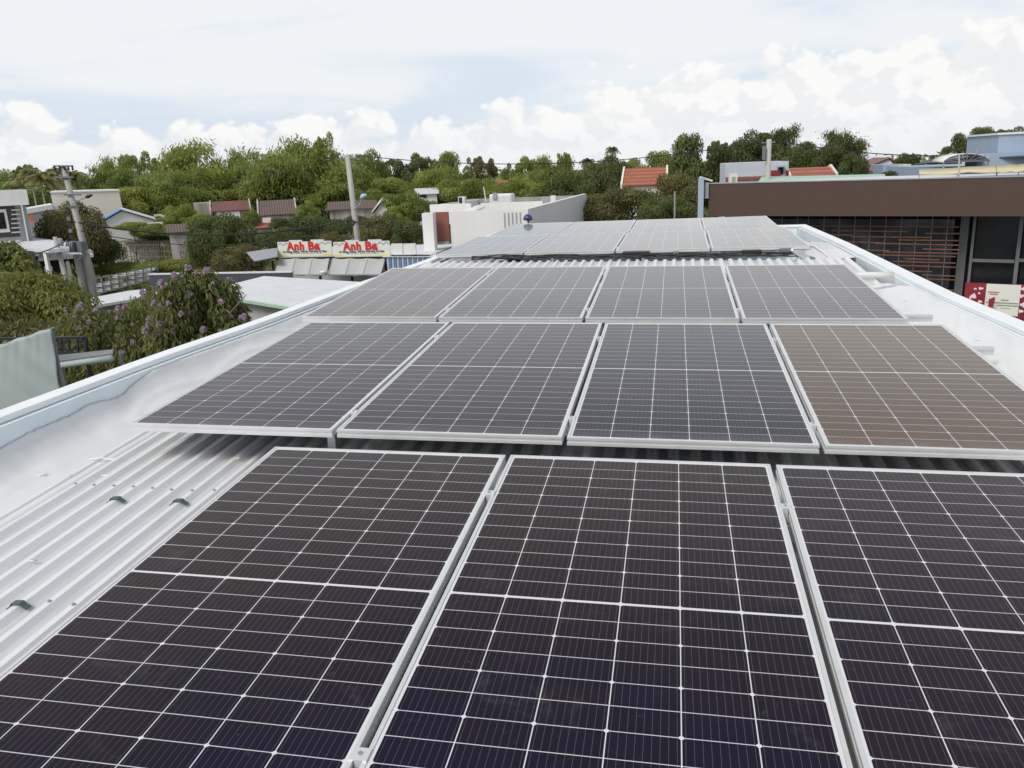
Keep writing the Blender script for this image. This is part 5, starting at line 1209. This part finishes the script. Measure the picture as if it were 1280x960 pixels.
a, c = lp(79,297), lp(88.5,312.5); b = MB(); b.tube([((a.x+c.x)/2,45.4,c.z), ((a.x+c.x)/2,45.4,a.z-.08), ((a.x+c.x)/2,45.4,a.z)], [(c.x-a.x)/2]*2+[(c.x-a.x)/2*.8], 14); b.build('cylinder_tank', m_awn, e)
a, c = lp(94,301), lp(105,313); b = MB(); b.box((a.x,45.1,c.z),(c.x,45.8,a.z)); tr_ = b.build('transformer', m_steelg, e, bevel=.03)
for k in range(4): b = MB(); x = a.x+(c.x-a.x)*(k+.5)/4; b.box((x-.02,45.02,c.z+.1),(x+.02,45.098,a.z-.1)); b.build('cooling_fin', m_galv, tr_)
a, c = lp(106,301), lp(114,313); b = MB(); b.box((a.x,45.2,c.z),(c.x,45.7,a.z)); b.build('meter_cage', m_steelg, e)
e, t2, b2_ = pole(105, 318, 46.5, .22, .2, 'second short concrete leg beside the transformer pole, right', .2); e, t3, b3_ = pole(96, 318, 46.2, .24, .22, 'thick short concrete post right under the transformer', .1)
e, t4, b4_ = pole(68.5, 296, 44, .16, .13, 'short leaning concrete post left of the transformer pole', .55)
e = thing_at('street_sign', 87, 42, 'teal and yellow-orange street sign board at the foot of the transformer pole', 'sign'); face(e, 'board', m_teal, 83, 92, 355, 359.5, 42, .06); face(e, 'board', m_yel, 82, 93, 360, 367, 42, .06); face(e, 'picture_patch', m_or, 84.5, 89, 361.5, 365, 41.93, .03)
p = V(87, 367, 42); MB().tube([(p.x,42.03,0),(p.x,42.03,V(87,356,42).z)], .04, 6).build('post', m_galv, e)
e, tR, bR = pole(961.5, 174, 58, .22, .16, 'bare concrete utility pole rising behind the white flat building', 0.0)
b = MB(); b.bar(tR+Vector((-.5,0,-.2)), tR+Vector((.4,0,-.2)), .08); b.build('crossarm', m_steelg, e)
b = MB(); b.box((tR.x-.42,57.7,tR.z-1.3),(tR.x-.22,57.9,tR.z-.4)); b.build('bracket', m_steelg, e)
p = V(1062, 170, 75); 
def wire(a, c, sag, r, label):
    pts = []
    for i in range(25): s = i/24; p = a.lerp(c, s); p.z -= sag*4*s*(1-s); pts.append(p)
    tag(MB().tube(pts, r, 5).build('wire', m_wire), label, 'wire', 'overhead wires')
wire(tM+Vector((.5,0,-.05)), tR+Vector((-.4,0,-.1)), .95, .028, 'dark overhead wire sagging from the street pole top to the bare pole on the right')
wire(tM+Vector((-.5,0,-.1)), tL+Vector((.5,0,-.9)), .9, .02, 'thin overhead wire between the transformer pole and the street pole top')
wire(lp(92,277,-.2), V(438,275,51.8), .9, .05, 'thick black cable between the transformer pole and the street pole')
wire(lp(95,287,-.2), V(439,283,51.8), 1.1, .03, 'thinner black cable below the thick one between the two left poles')
wire(V(438,275,51.8), V(560,280,50), .5, .045, 'black cable from the street pole to the white modern house')
wire(tR+Vector((.4,0,-.1)), V(1300,186,66), .7, .035, 'overhead wire crossing the open sky at right')
wire(V(438,199,52), V(1300,290,-0+30) if False else V(560,199,90), .4, .022, 'faint overhead wire running off behind the street pole')
wire(V(-40,318,30), lp(84,300,-.2), .5, .035, 'black service wire rising from the left edge to the transformer')
wire(V(-40,222,40), tL+Vector((-.6,0,-.1)), .4, .02, 'thin overhead wire entering from the left edge to the transformer pole top')
wire(V(-40,228,40), tL+Vector((.3,0,-.7)), .4, .02, 'second thin wire entering from the left edge below the top crossarm')

bpy.context.view_layer.update()
for o in list(col.objects):
    if o.parent is None and o.name.split('.')[0] in ('modern_house','roadside_shop','cream_building','low_white_building','blue_roofed_house','small_shed','red_roofed_house','old_annex','tiled_house','lean_to','low_brown_house','white_gabled_house','white_roofed_shed','brick_house','garden_wall'):
        turn(o)
